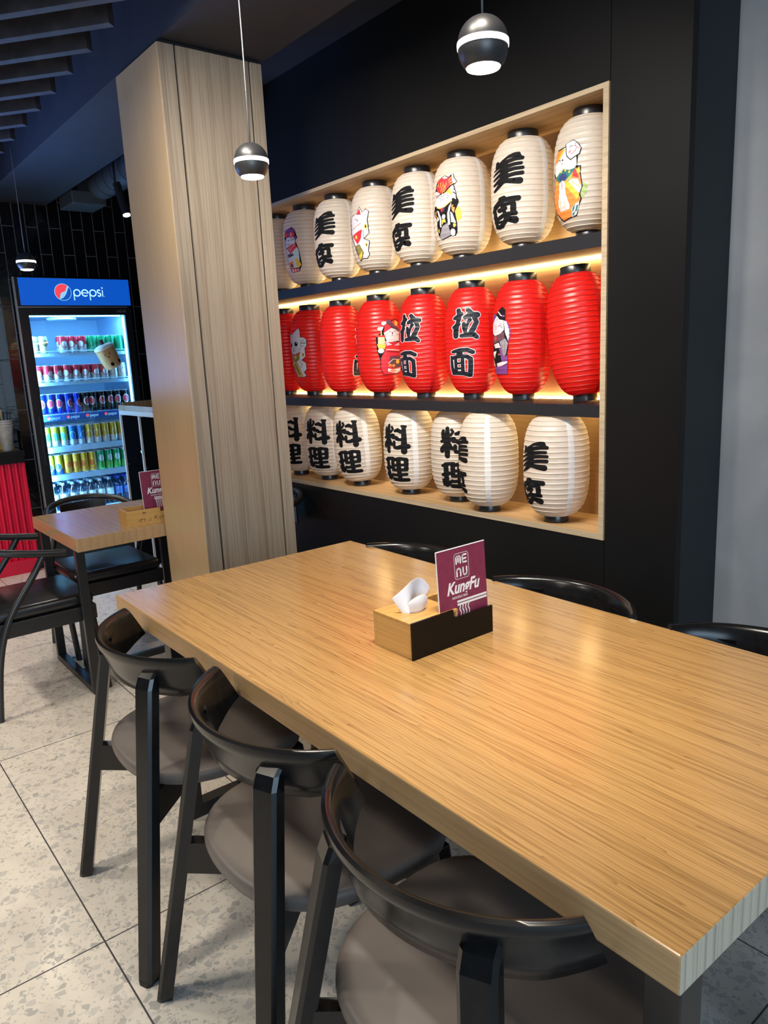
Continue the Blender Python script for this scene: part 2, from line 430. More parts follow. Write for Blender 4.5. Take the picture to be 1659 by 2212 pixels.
def thing(name, label, cat, loc=(0, 0, 0), rz=0.0, group=None):
    o = bpy.data.objects.new(name, None)
    o.empty_display_size = 0.05
    C.objects.link(o); o.location = loc; o.rotation_euler = (0, 0, rz)
    return tag(o, label, cat, group)


def struct(name, bm, m, parent=None, **k):
    o = obj(name, bm, m, parent, **k)
    if parent is None:
        o['kind'] = 'structure'
    return o


def dup(root, loc, rz, label, group=None, name=None):
    r = root.copy(); C.objects.link(r)
    r.location = loc; r.rotation_euler = (root.rotation_euler[0], root.rotation_euler[1], rz)
    r['label'] = label
    if group:
        r['group'] = group
    for ch in list(root.children):
        c = ch.copy(); C.objects.link(c); c.parent = r
        for g in list(ch.children):
            d = g.copy(); C.objects.link(d); d.parent = c
    return r


def B():
    return bmesh.new()


def box(bm, x0, x1, y0, y1, z0, z1, bevel=0.0, seg=2, mi=0):
    r = bmesh.ops.create_cube(bm, size=1.0)
    vs = r['verts']
    for v in vs:
        v.co = Vector(((x0 + x1) / 2 + v.co.x * (x1 - x0), (y0 + y1) / 2 + v.co.y * (y1 - y0), (z0 + z1) / 2 + v.co.z * (z1 - z0)))
    fs = set(f for v in vs for f in v.link_faces)
    for f in fs:
        f.material_index = mi
    if bevel:
        es = list(set(e for v in vs for e in v.link_edges))
        bmesh.ops.bevel(bm, geom=es, offset=bevel, segments=seg, profile=0.5, affect='EDGES')
    return bm


def bx(*a, **k):
    return box(B(), *a, **k)


def smooth_path(pts, n=8):
    """Catmull-Rom through points."""
    P = [Vector(p) for p in pts]
    out = []
    for i in range(len(P) - 1):
        p0 = P[max(i - 1, 0)]; p1 = P[i]; p2 = P[i + 1]; p3 = P[min(i + 2, len(P) - 1)]
        for k in range(n):
            t = k / n
            out.append(0.5 * ((2 * p1) + (-p0 + p2) * t + (2 * p0 - 5 * p1 + 4 * p2 - p3) * t * t + (-p0 + 3 * p1 - 3 * p2 + p3) * t ** 3))
    out.append(P[-1])
    return out


def tube(bm, pts, r, seg=10, mi=0):
    P = [Vector(p) for p in pts]
    rings = []
    up = None
    for i, p in enumerate(P):
        d = (P[min(i + 1, len(P) - 1)] - P[max(i - 1, 0)]).normalized()
        if up is None:
            up = Vector((0, 0, 1)) if abs(d.z) < 0.9 else Vector((1, 0, 0))
        a = d.cross(up).normalized(); b = a.cross(d).normalized(); up = b
        rr = r[i] if isinstance(r, (list, tuple)) else r
        rings.append([bm.verts.new(p + a * math.cos(2 * PI * k / seg) * rr + b * math.sin(2 * PI * k / seg) * rr) for k in range(seg)])
    for i in range(len(rings) - 1):
        for k in range(seg):
            f = bm.faces.new((rings[i][k], rings[i][(k + 1) % seg], rings[i + 1][(k + 1) % seg], rings[i + 1][k])); f.material_index = mi
    for ring in (rings[0], rings[-1]):
        f = bm.faces.new(ring); f.material_index = mi
    return bm


def lathe(bm, prof, seg=32, c=(0, 0, 0), mi=0, cap=True):
    rings = []
    for r, z in prof:
        rings.append([bm.verts.new((c[0] + r * math.cos(2 * PI * k / seg), c[1] + r * math.sin(2 * PI * k / seg), c[2] + z)) for k in range(seg)])
    for i in range(len(rings) - 1):
        for k in range(seg):
            f = bm.faces.new((rings[i][k], rings[i][(k + 1) % seg], rings[i + 1][(k + 1) % seg], rings[i + 1][k])); f.material_index = mi
    if cap:
        for ring in (rings[0], rings[-1]):
            f = bm.faces.new(ring); f.material_index = mi
    return bm


def bar(bm, p, q, wx, wy, bevel=0.0):
    """Square bar from p to q; section wx by wy in horizontal axes."""
    p = Vector(p); q = Vector(q)
    vs = []
    for e in (p, q):
        for sx, sy in ((-1, -1), (1, -1), (1, 1), (-1, 1)):
            vs.append(bm.verts.new(e + Vector((sx * wx / 2, sy * wy / 2, 0))))
    fs = [vs[0:4], vs[4:8]] + [[vs[k], vs[(k + 1) % 4], vs[4 + (k + 1) % 4], vs[4 + k]] for k in range(4)]
    fc = [bm.faces.new(f) for f in fs]
    if bevel:
        es = list(set(e for f in fc for e in f.edges))
        bmesh.ops.bevel(bm, geom=es, offset=bevel, segments=2, profile=0.5, affect='EDGES')
    return bm


def prism(bm, poly, axis, a, b, mi=0):
    """Extrude a 2-D polygon along an axis from a to b. axis 'x': poly=(y,z); 'y': (x,z); 'z': (x,y)."""
    def P(u, v, t):
        return (t, u, v) if axis == 'x' else (u, t, v) if axis == 'y' else (u, v, t)
    A = [bm.verts.new(P(u, v, a)) for u, v in poly]; Bv = [bm.verts.new(P(u, v, b)) for u, v in poly]
    n = len(poly)
    f = bm.faces.new(A); f.material_index = mi
    f = bm.faces.new(Bv); f.material_index = mi
    for k in range(n):
        f = bm.faces.new((A[k], A[(k + 1) % n], Bv[(k + 1) % n], Bv[k])); f.material_index = mi
    return bm


def hull(pts):
    pts = sorted(set((round(x, 7), round(y, 7)) for x, y in pts))
    def half(ps):
        h = []
        for p in ps:
            while len(h) > 1 and (h[-1][0] - h[-2][0]) * (p[1] - h[-2][1]) - (h[-1][1] - h[-2][1]) * (p[0] - h[-2][0]) <= 0:
                h.pop()
            h.append(p)
        return h
    a = half(pts); b = half(pts[::-1])
    return a[:-1] + b[:-1]


def stroke(pts, w, n=14):
    """Round-ended brush stroke as overlapping convex pieces. pts (x,y); w single width or one per point."""
    ws = w if isinstance(w, (list, tuple)) else [w] * len(pts)
    out = []
    for i in range(max(1, len(pts) - 1)):
        c = []
        for j in (i, min(i + 1, len(pts) - 1)):
            c += [(pts[j][0] + ws[j] / 2 * math.cos(2 * PI * k / n), pts[j][1] + ws[j] / 2 * math.sin(2 * PI * k / n)) for k in range(n)]
        out.append(hull(c))
    return out


def ell(cx, cy, rx, ry, n=20):
    return [(cx + rx * math.cos(2 * PI * k / n), cy + ry * math.sin(2 * PI * k / n)) for k in range(n)]


def flat_shapes(bm, shapes, place):
    """shapes: (poly, layer, material index); place(u, v, layer) -> 3-D point. For flat prints (signs, cards)."""
    for poly, layer, mi in shapes:
        vs = [bm.verts.new(place(u, v, layer)) for u, v in poly]
        f = bm.faces.new(vs); f.material_index = mi
    return bm


def text_mesh(s, size, shear=0.0, offset=0.0, extrude=0.0):
    cu = bpy.data.curves.new('lettering', 'FONT')
    cu.body = s; cu.size = size; cu.shear = shear; cu.offset = offset; cu.extrude = extrude
    cu.align_x = 'CENTER'; cu.align_y = 'CENTER'
    o = bpy.data.objects.new('lettering', cu)
    C.objects.link(o)
    bpy.context.view_layer.update()
    dg = bpy.context.evaluated_depsgraph_get()
    me = bpy.data.meshes.new_from_object(o.evaluated_get(dg))
    bpy.data.objects.remove(o); bpy.data.curves.remove(cu)
    return me


# ------------------------------------------------------------------ the setting
XE = -5.90       # tiled end wall
YW = 2.10        # face of the black panel wall with the lantern niche
NX0, NX1, NZ0, NZ1, NY = -3.95, -1.487, 0.822, 2.212, 2.345   # inside of the niche

struct('floor', bx(-7.0, 4.6, -4.5, 3.4, -0.06, 0.0), 'floor')
b = B(); box(b, -7.0, 4.6, -4.5, 1.30, 3.0, 3.08); box(b, -7.0, 4.6, 1.30, 3.4, 2.772, 3.08)
struct('ceiling', b, 'ceiling')
struct('trim_1', bx(-5.9, 4.6, 1.282, 1.712, 2.612, 3.0), 'beam')
b = B()
box(b, XE - 0.12, XE, 1.325, 1.42, 0.0, 3.0); box(b, XE - 0.12, XE, 2.25, 3.4, 0.0, 3.0)
box(b, XE - 0.12, XE, 1.42, 2.25, 2.125, 3.0)
box(b, -6.75, -6.63, -4.5, 3.4, 0, 3.0)
box(b, -6.63, XE - 0.12, 1.325, 1.40, 0.0, 3.0)
struct('wall_left', b, 'tiles')
# black panel wall, built as panels around the niche
b = B()
box(b, -4.3, NX1 + 0.022, YW, YW + 0.03, NZ1 + 0.016, 2.772)
box(b, -4.3, NX1 + 0.022, YW, YW + 0.03, 0.0, NZ0 - 0.022)
box(b, NX1 + 0.0245, -1.203, YW, YW + 0.03, 0.0, 2.772)
box(b, -4.3, NX0 - 0.02, YW, YW + 0.03, NZ0 - 0.022, NZ1 + 0.016)
wr = struct('wall_right', b, 'black_panel')
b = B(); box(b, -1.233, -1.203, YW + 0.03, 2.36, 0, 2.772)
obj('return_panel', b, 'black_panel_daylit', wr)
b = B(); box(b, NX1 + 0.022, NX1 + 0.0245, YW + 0.004, YW + 0.03, 0, 2.772)
obj('panel_seam', b, 'groove', wr)
b = B(); box(b, -4.3, -4.27, YW + 0.03, 3.4, 0, 2.772)
obj('end_panel', b, 'black_panel', wr)
struct('wall_back', bx(-1.233, 4.6, 2.352, 2.45, 0, 2.772), 'plaster')

# niche lining
b = B()
box(b, NX0, NX1, NY, NY + 0.012, NZ0, NZ1)
niche = struct('trim_2', b, 'niche_oak')
b = B()
box(b, NX0 - 0.02, NX1, YW + 0.004, NY, NZ0 - 0.02, NZ0)
obj('niche_base_board', b, 'niche_oak', niche)
obj('niche_top_board', bx(NX0 - 0.02, NX1, YW + 0.004, NY, NZ1, NZ1 + 0.015), 'niche_oak', niche)
obj('niche_side_board', bx(NX1, NX1 + 0.02, YW + 0.004, NY, NZ0 - 0.02, NZ1 + 0.015), 'niche_oak', niche)
obj('niche_side_board', bx(NX0 - 0.02, NX0, YW + 0.004, NY, NZ0, NZ1), 'niche_oak', niche)
b = B()
box(b, NX0 - 0.02, NX1 + 0.02, YW - 0.003, YW + 0.004, NZ0 - 0.02, NZ0)
box(b, NX0 - 0.02, NX1 + 0.02, YW - 0.003, YW + 0.004, NZ1, NZ1 + 0.015)
box(b, NX1, NX1 + 0.02, YW - 0.003, YW + 0.004, NZ0, NZ1)
obj('niche_edging', b, 'trim_oak', niche)

# ------------------------------------------------------------------ oak column
cx0, cx1, cy0, cy1 = -3.216, -2.80, 1.269, 1.699
col = B()
box(col, cx0 + 0.012, cx1 - 0.012, cy0 + 0.012, cy1 - 0.012, 0, 2.612)
colo = struct('column', col, 'groove')
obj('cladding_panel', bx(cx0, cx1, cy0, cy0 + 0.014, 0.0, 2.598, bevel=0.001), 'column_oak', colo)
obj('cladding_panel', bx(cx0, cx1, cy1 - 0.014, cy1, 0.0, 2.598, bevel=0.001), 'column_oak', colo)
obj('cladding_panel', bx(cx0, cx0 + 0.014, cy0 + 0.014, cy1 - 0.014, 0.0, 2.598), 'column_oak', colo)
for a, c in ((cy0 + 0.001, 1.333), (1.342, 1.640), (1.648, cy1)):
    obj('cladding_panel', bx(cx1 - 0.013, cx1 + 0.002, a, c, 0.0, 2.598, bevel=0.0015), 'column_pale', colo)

# ------------------------------------------------------------------ slats under the ceiling, hanging diagonally
sd = Vector((-0.77, -0.64, 0)).normalized(); sp = Vector((-sd.y, sd.x, 0))
first_slat = None
for k in range(12):
    b = B()
    L = 3.6; wd = 0.036
    a = Vector((0, 0, 0)); e = sd * L
    vs = []
    for z in (0, 0.105):
        for p in (a - sp * wd / 2, a + sp * wd / 2 , e + sp * wd / 2, e - sp * wd / 2):
            vs.append(b.verts.new((p.x, p.y, z)))
    for f in ((0, 1, 2, 3), (4, 5, 6, 7), (0, 1, 5, 4), (1, 2, 6, 5), (2, 3, 7, 6), (3, 0, 4, 7)):
        b.faces.new([vs[i] for i in f])
    x = -2.82 - 0.238 * (k - 2)
    z = 2.62 - 0.006 * (k - 3)
    o = obj('ceiling_slat', b, 'slat', None, loc=(x, 1.12, z))
    tag(o, 'dark wooden slat hanging diagonally under the ceiling above the small table', 'slat', 'diagonal ceiling slats')
    b = B(); tube(b, [sd * 0.35 + Vector((0, 0, 0.10)), sd * 0.35 + Vector((0, 0, 3.0 - z))], 0.003, 6)
    tube(b, [sd * 2.6 + Vector((0, 0, 0.10)), sd * 2.6 + Vector((0, 0, 3.0 - z))], 0.003, 6)
    obj('hanger', b, 'wire', o)

# ------------------------------------------------------------------ pendants
def pendant_bodies():
    R = 0.049
    b = B(); lathe(b, [(0.0012, 0.0505)] + [(R * math.sin(a), 0.004 + R * 0.97 * math.cos(a)) for a in [PI / 2 * k / 12 for k in range(1, 13)]], 40)
    yield 'upper_shell', b, 'pendant_black'
    b = B(); lathe(b, [(R * 0.93, 0.005), (R * 1.025, 0.005), (R * 1.03, 0.0), (R * 1.025, -0.006), (R * 0.93, -0.006)], 40)
    yield 'light_ring', b, 'ring_glow'
    b = B()
    lathe(b, [(R * math.cos(a), -0.006 - R * 0.98 * math.sin(a)) for a in [k * 0.8 / 10 for k in range(0, 11)]] + [(R * 0.64, -0.038)], 40, cap=False)
    yield 'lower_shell', b, 'pendant_black'
    b = B(); lathe(b, [(0.001, -0.0465), (0.02, -0.046), (0.0325, -0.0425), (0.0325, -0.036), (0.001, -0.036)], 32)
    yield 'diffuser', b, 'lamp_glow'


PEND = [(-1.114, 1.18, 2.035, 'black globe pendant lamp above the middle of the long oak table, nearest of three'),
        (-2.037, 1.18, 2.020, 'black globe pendant lamp hanging in front of the oak column'),
        (-4.56, 1.18, 2.047, 'black globe pendant lamp hanging before the tiled wall above the drinks fridge')]
p0 = None
for x, y, z, lab in PEND:
    if p0 is None:
        p0 = thing('pendant_lamp', lab, 'lamp', (x, y, z), 0, 'globe pendants over the tables')
        for nm, bb, mm in pendant_bodies():
            obj(nm, bb, mm, p0, smooth=True, angle=0.6)
        b = B(); tube(b, [(0, 0, 0.05), (0.002, 0, 0.35), (0, 0, 2.95 - z)], 0.002, 8)
        obj('cord', b, 'cord', p0, smooth=True)
    else:
        dup(p0, (x, y, z), 0, lab)
    area('pendant_light', (x, y, z - 0.052), (x, y, 0), 0.06, 0.06, 5.0, (1.0, 0.93, 0.82), 2.4)

# ------------------------------------------------------------------ shelves and LED strips in the niche
def perforated_shelf(name, z0, z1, tray, label):
    s = thing(name, label, 'shelf', (0, 0, 0))
    b = B()
    box(b, NX0, NX1, YW + 0.002, YW + 0.006, z0, z1)
    obj('front_lip', b, 'shelf_black', s)
    b = B()
    # perforated sheet top: bars across and along
    nx = 150
    for k in range(nx):
        x = NX0 + (NX1 - NX0) * (k + 0.5) / nx
        box(b, x - 0.0045, x + 0.0045, YW + 0.006, NY - 0.02, z1 - 0.003, z1)
    for k in range(9):
        y = YW + 0.012 + k * 0.026
        box(b, NX0, NX1, y - 0.004, y + 0.004, z1 - 0.0028, z1 - 0.0002)
    obj('perforated_sheet', b, 'shelf_black', s)
    obj('tray', bx(NX0, NX1, YW + 0.006, NY - 0.024, tray, tray + 0.006), 'shelf_black', s)
    b = B(); box(b, NX0, NX1, NY - 0.014, NY - 0.002, z1 - 0.004, z1 + 0.002)
    obj('upper_light_strip', b, 'led', s)
    b = B(); box(b, NX0, NX1, NY - 0.014, NY - 0.002, tray - 0.005, tray)
    obj('lower_light_strip', b, 'led', s)
    return s


perforated_shelf('metal_shelf', 1.757, 1.802, 1.760, 'black metal shelf carrying the upper row of white lanterns, wires hang below it')
perforated_shelf('metal_shelf', 1.216, 1.258, 1.2485, 'black perforated metal shelf beneath the red lanterns')

# ------------------------------------------------------------------ lanterns
def prof_fn(H, R, rt, rb, n, m):
    z0, z1 = 0.024, H - 0.026
    def f(z):
        t = min(1, max(0, (z - z0) / (z1 - z0)))
        s = 2 * t - 1
        re = rt if s > 0 else rb
        return re + (R - re) * (max(0, 1 - abs(s) ** n)) ** (1 / m)
    return f, z0, z1


class Lantern:
    def __init__(s, H, R, rt, rb, n, m, ribs, amp):
        s.H, s.R, s.rt, s.rb = H, R, rt, rb
        s.f, s.z0, s.z1 = prof_fn(H, R, rt, rb, n, m)
        s.ribs, s.amp = ribs, amp
        # ring heights at equal arc length so the ends stay round
        N = 900
        zs = [s.z0 + (s.z1 - s.z0) * 0.5 * (1 - math.cos(PI * k / N)) for k in range(N + 1)]
        L = [0]
        for k in range(N):
            L.append(L[-1] + math.hypot(zs[k + 1] - zs[k], s.f(zs[k + 1]) - s.f(zs[k])))
        s.zl, s.rl = [], []
        j = 0
        for k in range(4 * ribs + 1):
            t = L[-1] * k / (4 * ribs)
            while j < N - 1 and L[j + 1] < t:
                j += 1
            s.zl.append(zs[j]); s.rl.append(s.f(zs[j]) - amp * (0.0, 0.72, 1.0, 0.72)[k % 4])

    def r(s, z):
        zl = s.zl
        if z <= zl[0]:
            return s.rl[0]
        for k in range(len(zl) - 1):
            if z <= zl[k + 1]:
                t = (z - zl[k]) / max(1e-9, zl[k + 1] - zl[k])
                return s.rl[k] * (1 - t) + s.rl[k + 1] * t
        return s.rl[-1]

    def shade(s):
        P = []
        for k, (r, z) in enumerate(zip(s.rl, s.zl)):
            if k % 4 == 0 and 0 < k < len(s.zl) - 1:
                P += [(r - 0.0001, z - 0.0007), (r + 0.0007, z - 0.0003), (r + 0.0007, z + 0.0003), (r - 0.0001, z + 0.0007)]
            else:
                P.append((r, z))
        b = B(); lathe(b, P, 72, cap=False)
        wires = set()
        zr = [z for k, z in enumerate(s.zl) if k % 4 == 0]
        for f in b.faces:
            c = f.calc_center_median().z
            if any(abs(c - q) < 0.0006 for q in zr):
                f.material_index = 1
        return b

    def ring(s, top):
        b = B()
        r = s.rt if top else s.rb
        a, c = (s.H - 0.030, s.H) if top else (0.0, 0.027)
        lathe(b, [(r - 0.004, a), (r + 0.0015, a), (r + 0.002, a + 0.003), (r + 0.002, c - 0.003), (r + 0.0005, c), (r - 0.004, c), (r - 0.004, a)], 40, cap=False)
        return b


LW = Lantern(0.402, 0.1165, 0.053, 0.042, 3.2, 1.9, 23, 0.0012)
LR = Lantern(0.462, 0.110, 0.051, 0.040, 3.0, 1.75, 26, 0.0009)
LB = Lantern(0.418, 0.1185, 0.053, 0.042, 3.2, 1.9, 23, 0.0012)


def decal(name, lan, shapes, to_uv, mats):
    """Wrap flat printed shapes on a lantern. to_uv maps drawing units to (angle, height)."""
    bm = B()
    for poly, layer, mi in shapes:
        q = [to_uv(x, y) for x, y in poly]
        q = [(a * lan.R, z) for a, z in q]
        cl = []
        for p in q:
            if not cl or math.hypot(p[0] - cl[-1][0], p[1] - cl[-1][1]) > 2e-4:
                cl.append(p)
        if len(cl) > 2 and math.hypot(cl[0][0] - cl[-1][0], cl[0][1] - cl[-1][1]) < 2e-4:
            cl.pop()
        if len(cl) < 3:
            continue
        vs = [bm.verts.new((u, v, layer)) for u, v in cl]
        f = bm.faces.new(vs); f.material_index = mi
    bmesh.ops.triangulate(bm, faces=bm.faces[:], ngon_method='EAR_CLIP')
    us = [v.co.x for v in bm.verts]; zs = [v.co.y for v in bm.verts]
    step = 0.009
    u = math.floor(min(us) / step) * step
    while u < max(us):
        bmesh.ops.bisect_plane(bm, geom=bm.verts[:] + bm.edges[:] + bm.faces[:], plane_co=(u, 0, 0), plane_no=(1, 0, 0))
        u += step
    for z in lan.zl:
        if min(zs) < z < max(zs):
            bmesh.ops.bisect_plane(bm, geom=bm.verts[:] + bm.edges[:] + bm.faces[:], plane_co=(0, z, 0), plane_no=(0, 1, 0))
    for v in bm.verts:
        a = v.co.x / lan.R; z = v.co.y
        r = lan.r(z) + 0.0011 + 0.00035 * v.co.z
        v.co = Vector((r * math.sin(a), -r * math.cos(a), z))
    me = bpy.data.meshes.new(name)
    bm.to_mesh(me); bm.free()
    for k in mats:
        me.materials.append(M[k])
    # normals outward
    bm = B(); bm.from_mesh(me)
    for f in bm.faces:
        c = f.calc_center_median()
        if f.normal.x * c.x + f.normal.y * c.y < 0:
            f.normal_flip()
    bm.to_mesh(me); bm.free()
    return me


def mapper(cx, R, ytop, zscale, zbase):
    """Drawing coordinates as seen from the front: x across a lantern of radius R centred at cx, y down."""
    def f(x, y):
        t = max(-0.985, min(0.985, (x - cx) / R))
        return math.asin(t), zbase - (y - ytop) * zscale
    return f


# brush characters as strokes: (points, widths)
MEI = [([(148, 480), (160, 570)], [80, 90]), ([(200, 500), (400, 375), (560, 345), (640, 350)], [40, 70, 100, 110]), ([(620, 370), (660, 400)], 110),
       ([(150, 580), (300, 510), (560, 450), (735, 445)], [80, 95, 95, 90]), ([(85, 645), (240, 565)], [30, 60]),
       ([(400, 600), (560, 575), (705, 570)], [90, 80, 76]), ([(65, 760), (240, 650)], [26, 80]), ([(390, 705), (560, 680), (738, 680)], [90, 84, 80]),
       ([(75, 870), (230, 770)], [34, 90]), ([(390, 830), (560, 805), (728, 802)], [90, 92, 94]), ([(85, 985), (240, 890)], [50, 110]),
       ([(310, 540), (315, 900)], [180, 190]), ([(300, 920), (190, 1040), (90, 1130)], [120, 90, 50]), ([(330, 935), (520, 965), (670, 980)], [90, 130, 155])]
SHI = [([(215, 1340), (300, 1330)], [80, 90]), ([(270, 1380), (460, 1385), (630, 1392)], [100, 120, 130]), ([(270, 1380), (110, 1510), (60, 1600)], [130, 120, 80]),
       ([(500, 1450), (515, 1560), (505, 1720)], [130, 135, 130]), ([(210, 1470), (300, 1500), (520, 1480)], [90, 95, 60]), ([(190, 1620), (330, 1590)], [110, 90]),
       ([(250, 1540), (300, 1680)], [80, 80]), ([(75, 1600), (75, 1800)], [70, 90]), ([(110, 1835), (300, 1735), (560, 1735)], [80, 100, 105]),
       ([(70, 1820), (70, 2000)], [70, 80]), ([(90, 1895), (230, 1895)], [46, 60]), ([(110, 2010), (200, 1985), (310, 1870)], [90, 110, 110]),
       ([(320, 1835), (430, 1870), (545, 1895)], [110, 140, 170])]
LA = [([(285, 470), (305, 560), (300, 650), (265, 780), (240, 900), (235, 1030)], [95, 105, 95, 90, 110, 105]), ([(222, 640), (350, 555)], [85, 90]),
      ([(195, 835), (290, 770)], [70, 90]), ([(480, 475), (540, 540)], [100, 110]), ([(420, 635), (540, 575), (665, 590)], [90, 120, 125]),
      ([(395, 755), (400, 850), (430, 970)], [76, 90, 80]), ([(610, 650), (645, 740), (580, 880), (520, 980)], [100, 95, 110, 110]),
      ([(515, 690), (470, 770), (440, 880)], [90, 60, 60]), ([(345, 1025), (480, 1015), (590, 1010), (640, 1060)], [86, 100, 110, 95])]
MIAN = [([(170, 1365), (300, 1335), (450, 1335), (555, 1385)], [70, 90, 95, 100]), ([(300, 1385), (290, 1450)], [120, 130]),
        ([(165, 1500), (300, 1465), (440, 1475), (515, 1540)], [80, 90, 90, 100]), ([(135, 1470), (130, 1700), (145, 1840)], [46, 64, 84]),
        ([(512, 1530), (512, 1700), (495, 1880)], [100, 106, 110]), ([(215, 1540), (205, 1790)], 66), ([(350, 1540), (345, 1800)], 78),
        ([(215, 1630), (345, 1610)], 46), ([(215, 1735), (345, 1735)], 52), ([(155, 1830), (350, 1845), (490, 1885)], [90, 100, 100])]
LIAO = [([(245, 300), (240, 400), (255, 520)], [70, 80, 70]), ([(345, 232), (350, 350), (340, 600), (345, 975)], [85, 110, 150, 112]), ([(450, 280), (490, 330), (430, 420)], [64, 60, 60]),
        ([(225, 580), (350, 545), (500, 520)], [80, 100, 120]), ([(320, 660), (225, 780), (222, 850)], [110, 96, 80]), ([(370, 640), (430, 750), (470, 780)], [120, 110, 70]),
        ([(560, 385), (640, 365), (720, 410)], [80, 110, 100]), ([(500, 570), (600, 575), (660, 630)], [100, 90, 90]), ([(535, 700), (535, 830)], [80, 76]),
        ([(550, 860), (640, 865), (800, 820), (890, 830)], [90, 105, 140, 140]), ([(805, 280), (808, 600), (800, 980)], [105, 130, 150]), ([(755, 255), (850, 270)], [66, 70]),
        ([(600, 620), (740, 640)], [70, 80])]
LI = [([(225, 1240), (340, 1185), (480, 1178)], [70, 90, 90]), ([(300, 1200), (300, 1700)], [110, 116]), ([(220, 1490), (330, 1440), (440, 1440)], [80, 110, 80]), ([(440, 1200), (440, 1530)], 60),
      ([(240, 1760), (285, 1785), (340, 1730), (440, 1640)], [90, 90, 110, 60]), ([(208, 1620), (212, 1770)], [46, 50]), ([(240, 1620), (290, 1600)], 46),
      ([(520, 1215), (680, 1178), (820, 1200)], [90, 95, 90]), ([(472, 1230), (470, 1510)], [84, 90]), ([(838, 1210), (835, 1500)], [112, 105]),
      ([(632, 1200), (640, 1800)], [125, 130]), ([(470, 1385), (830, 1360)], 70), ([(490, 1520), (830, 1505)], 84), ([(450, 1670), (640, 1660), (835, 1640)], [80, 90, 86]),
      ([(430, 1800), (640, 1815), (870, 1812)], [110, 112, 108])]


def glyph_shapes(strokes, layer=0, mi=0, grow=0):
    out = []
    for pts, w in strokes:
        ws = w if isinstance(w, (list, tuple)) else [w] * len(pts)
        out += [(p, layer, mi) for p in stroke(pts, [x + grow for x in ws])]
    return out


zs_w = 0.402 / 265 / 11.06
def characters(name, lan, chars, mp, mats, grow, outline=0):
    out = []
    for c in chars:
        sh = (glyph_shapes(c, 0, 1, outline) + glyph_shapes(c, 2, 0)) if outline else glyph_shapes(c, 0, 0, grow)
        out.append(decal(name, lan, sh, mp, mats))
    return out


FOOD = characters('food_character', LW, (MEI, SHI), mapper(750, 775, (533 - 300) * 11.06, zs_w, 0.0), ['ink'], 8)
FOODB = characters('food_character', LB, (MEI, SHI), mapper(750, 775, (533 - 300) * 11.06, zs_w * 0.98, 0.0), ['ink'], 8)
zs_b = 0.400 / 199 / 13.01
COOK = characters('cuisine_character', LB, (LIAO, LI), mapper(611, 683, (1089 - 910) * 13.01, zs_b, 0.0), ['ink'], 10)
zs_r = 0.462 / 254 / 10.37
RAMEN = characters('noodle_character', LR, (LA, MIAN), mapper(560, 560, (857 - 620) * 10.37, zs_r, 0.0), ['ink_blue_black', 'p_white'], 0, 26)

PAL = ['ink', 'p_white', 'p_pink', 'p_red', 'p_yellow', 'p_orange', 'p_purple', 'p_grey', 'p_plum', 'p_teal', 'p_navy', 'p_green', 'p_olive', 'p_sky', 'p_beige', 'p_brightred']
IX = {k: i for i, k in enumerate(PAL)}


def S(layer, colour, *pts):
    return [(list(pts), layer, IX[colour])]


def K(layer, colour, w, *pts):
    return [(p, layer, IX[colour]) for p in stroke(list(pts), w)]


def O(layer, colour, x, y, rx, ry):
    return [(ell(x, y, rx, ry), layer, IX[colour])]


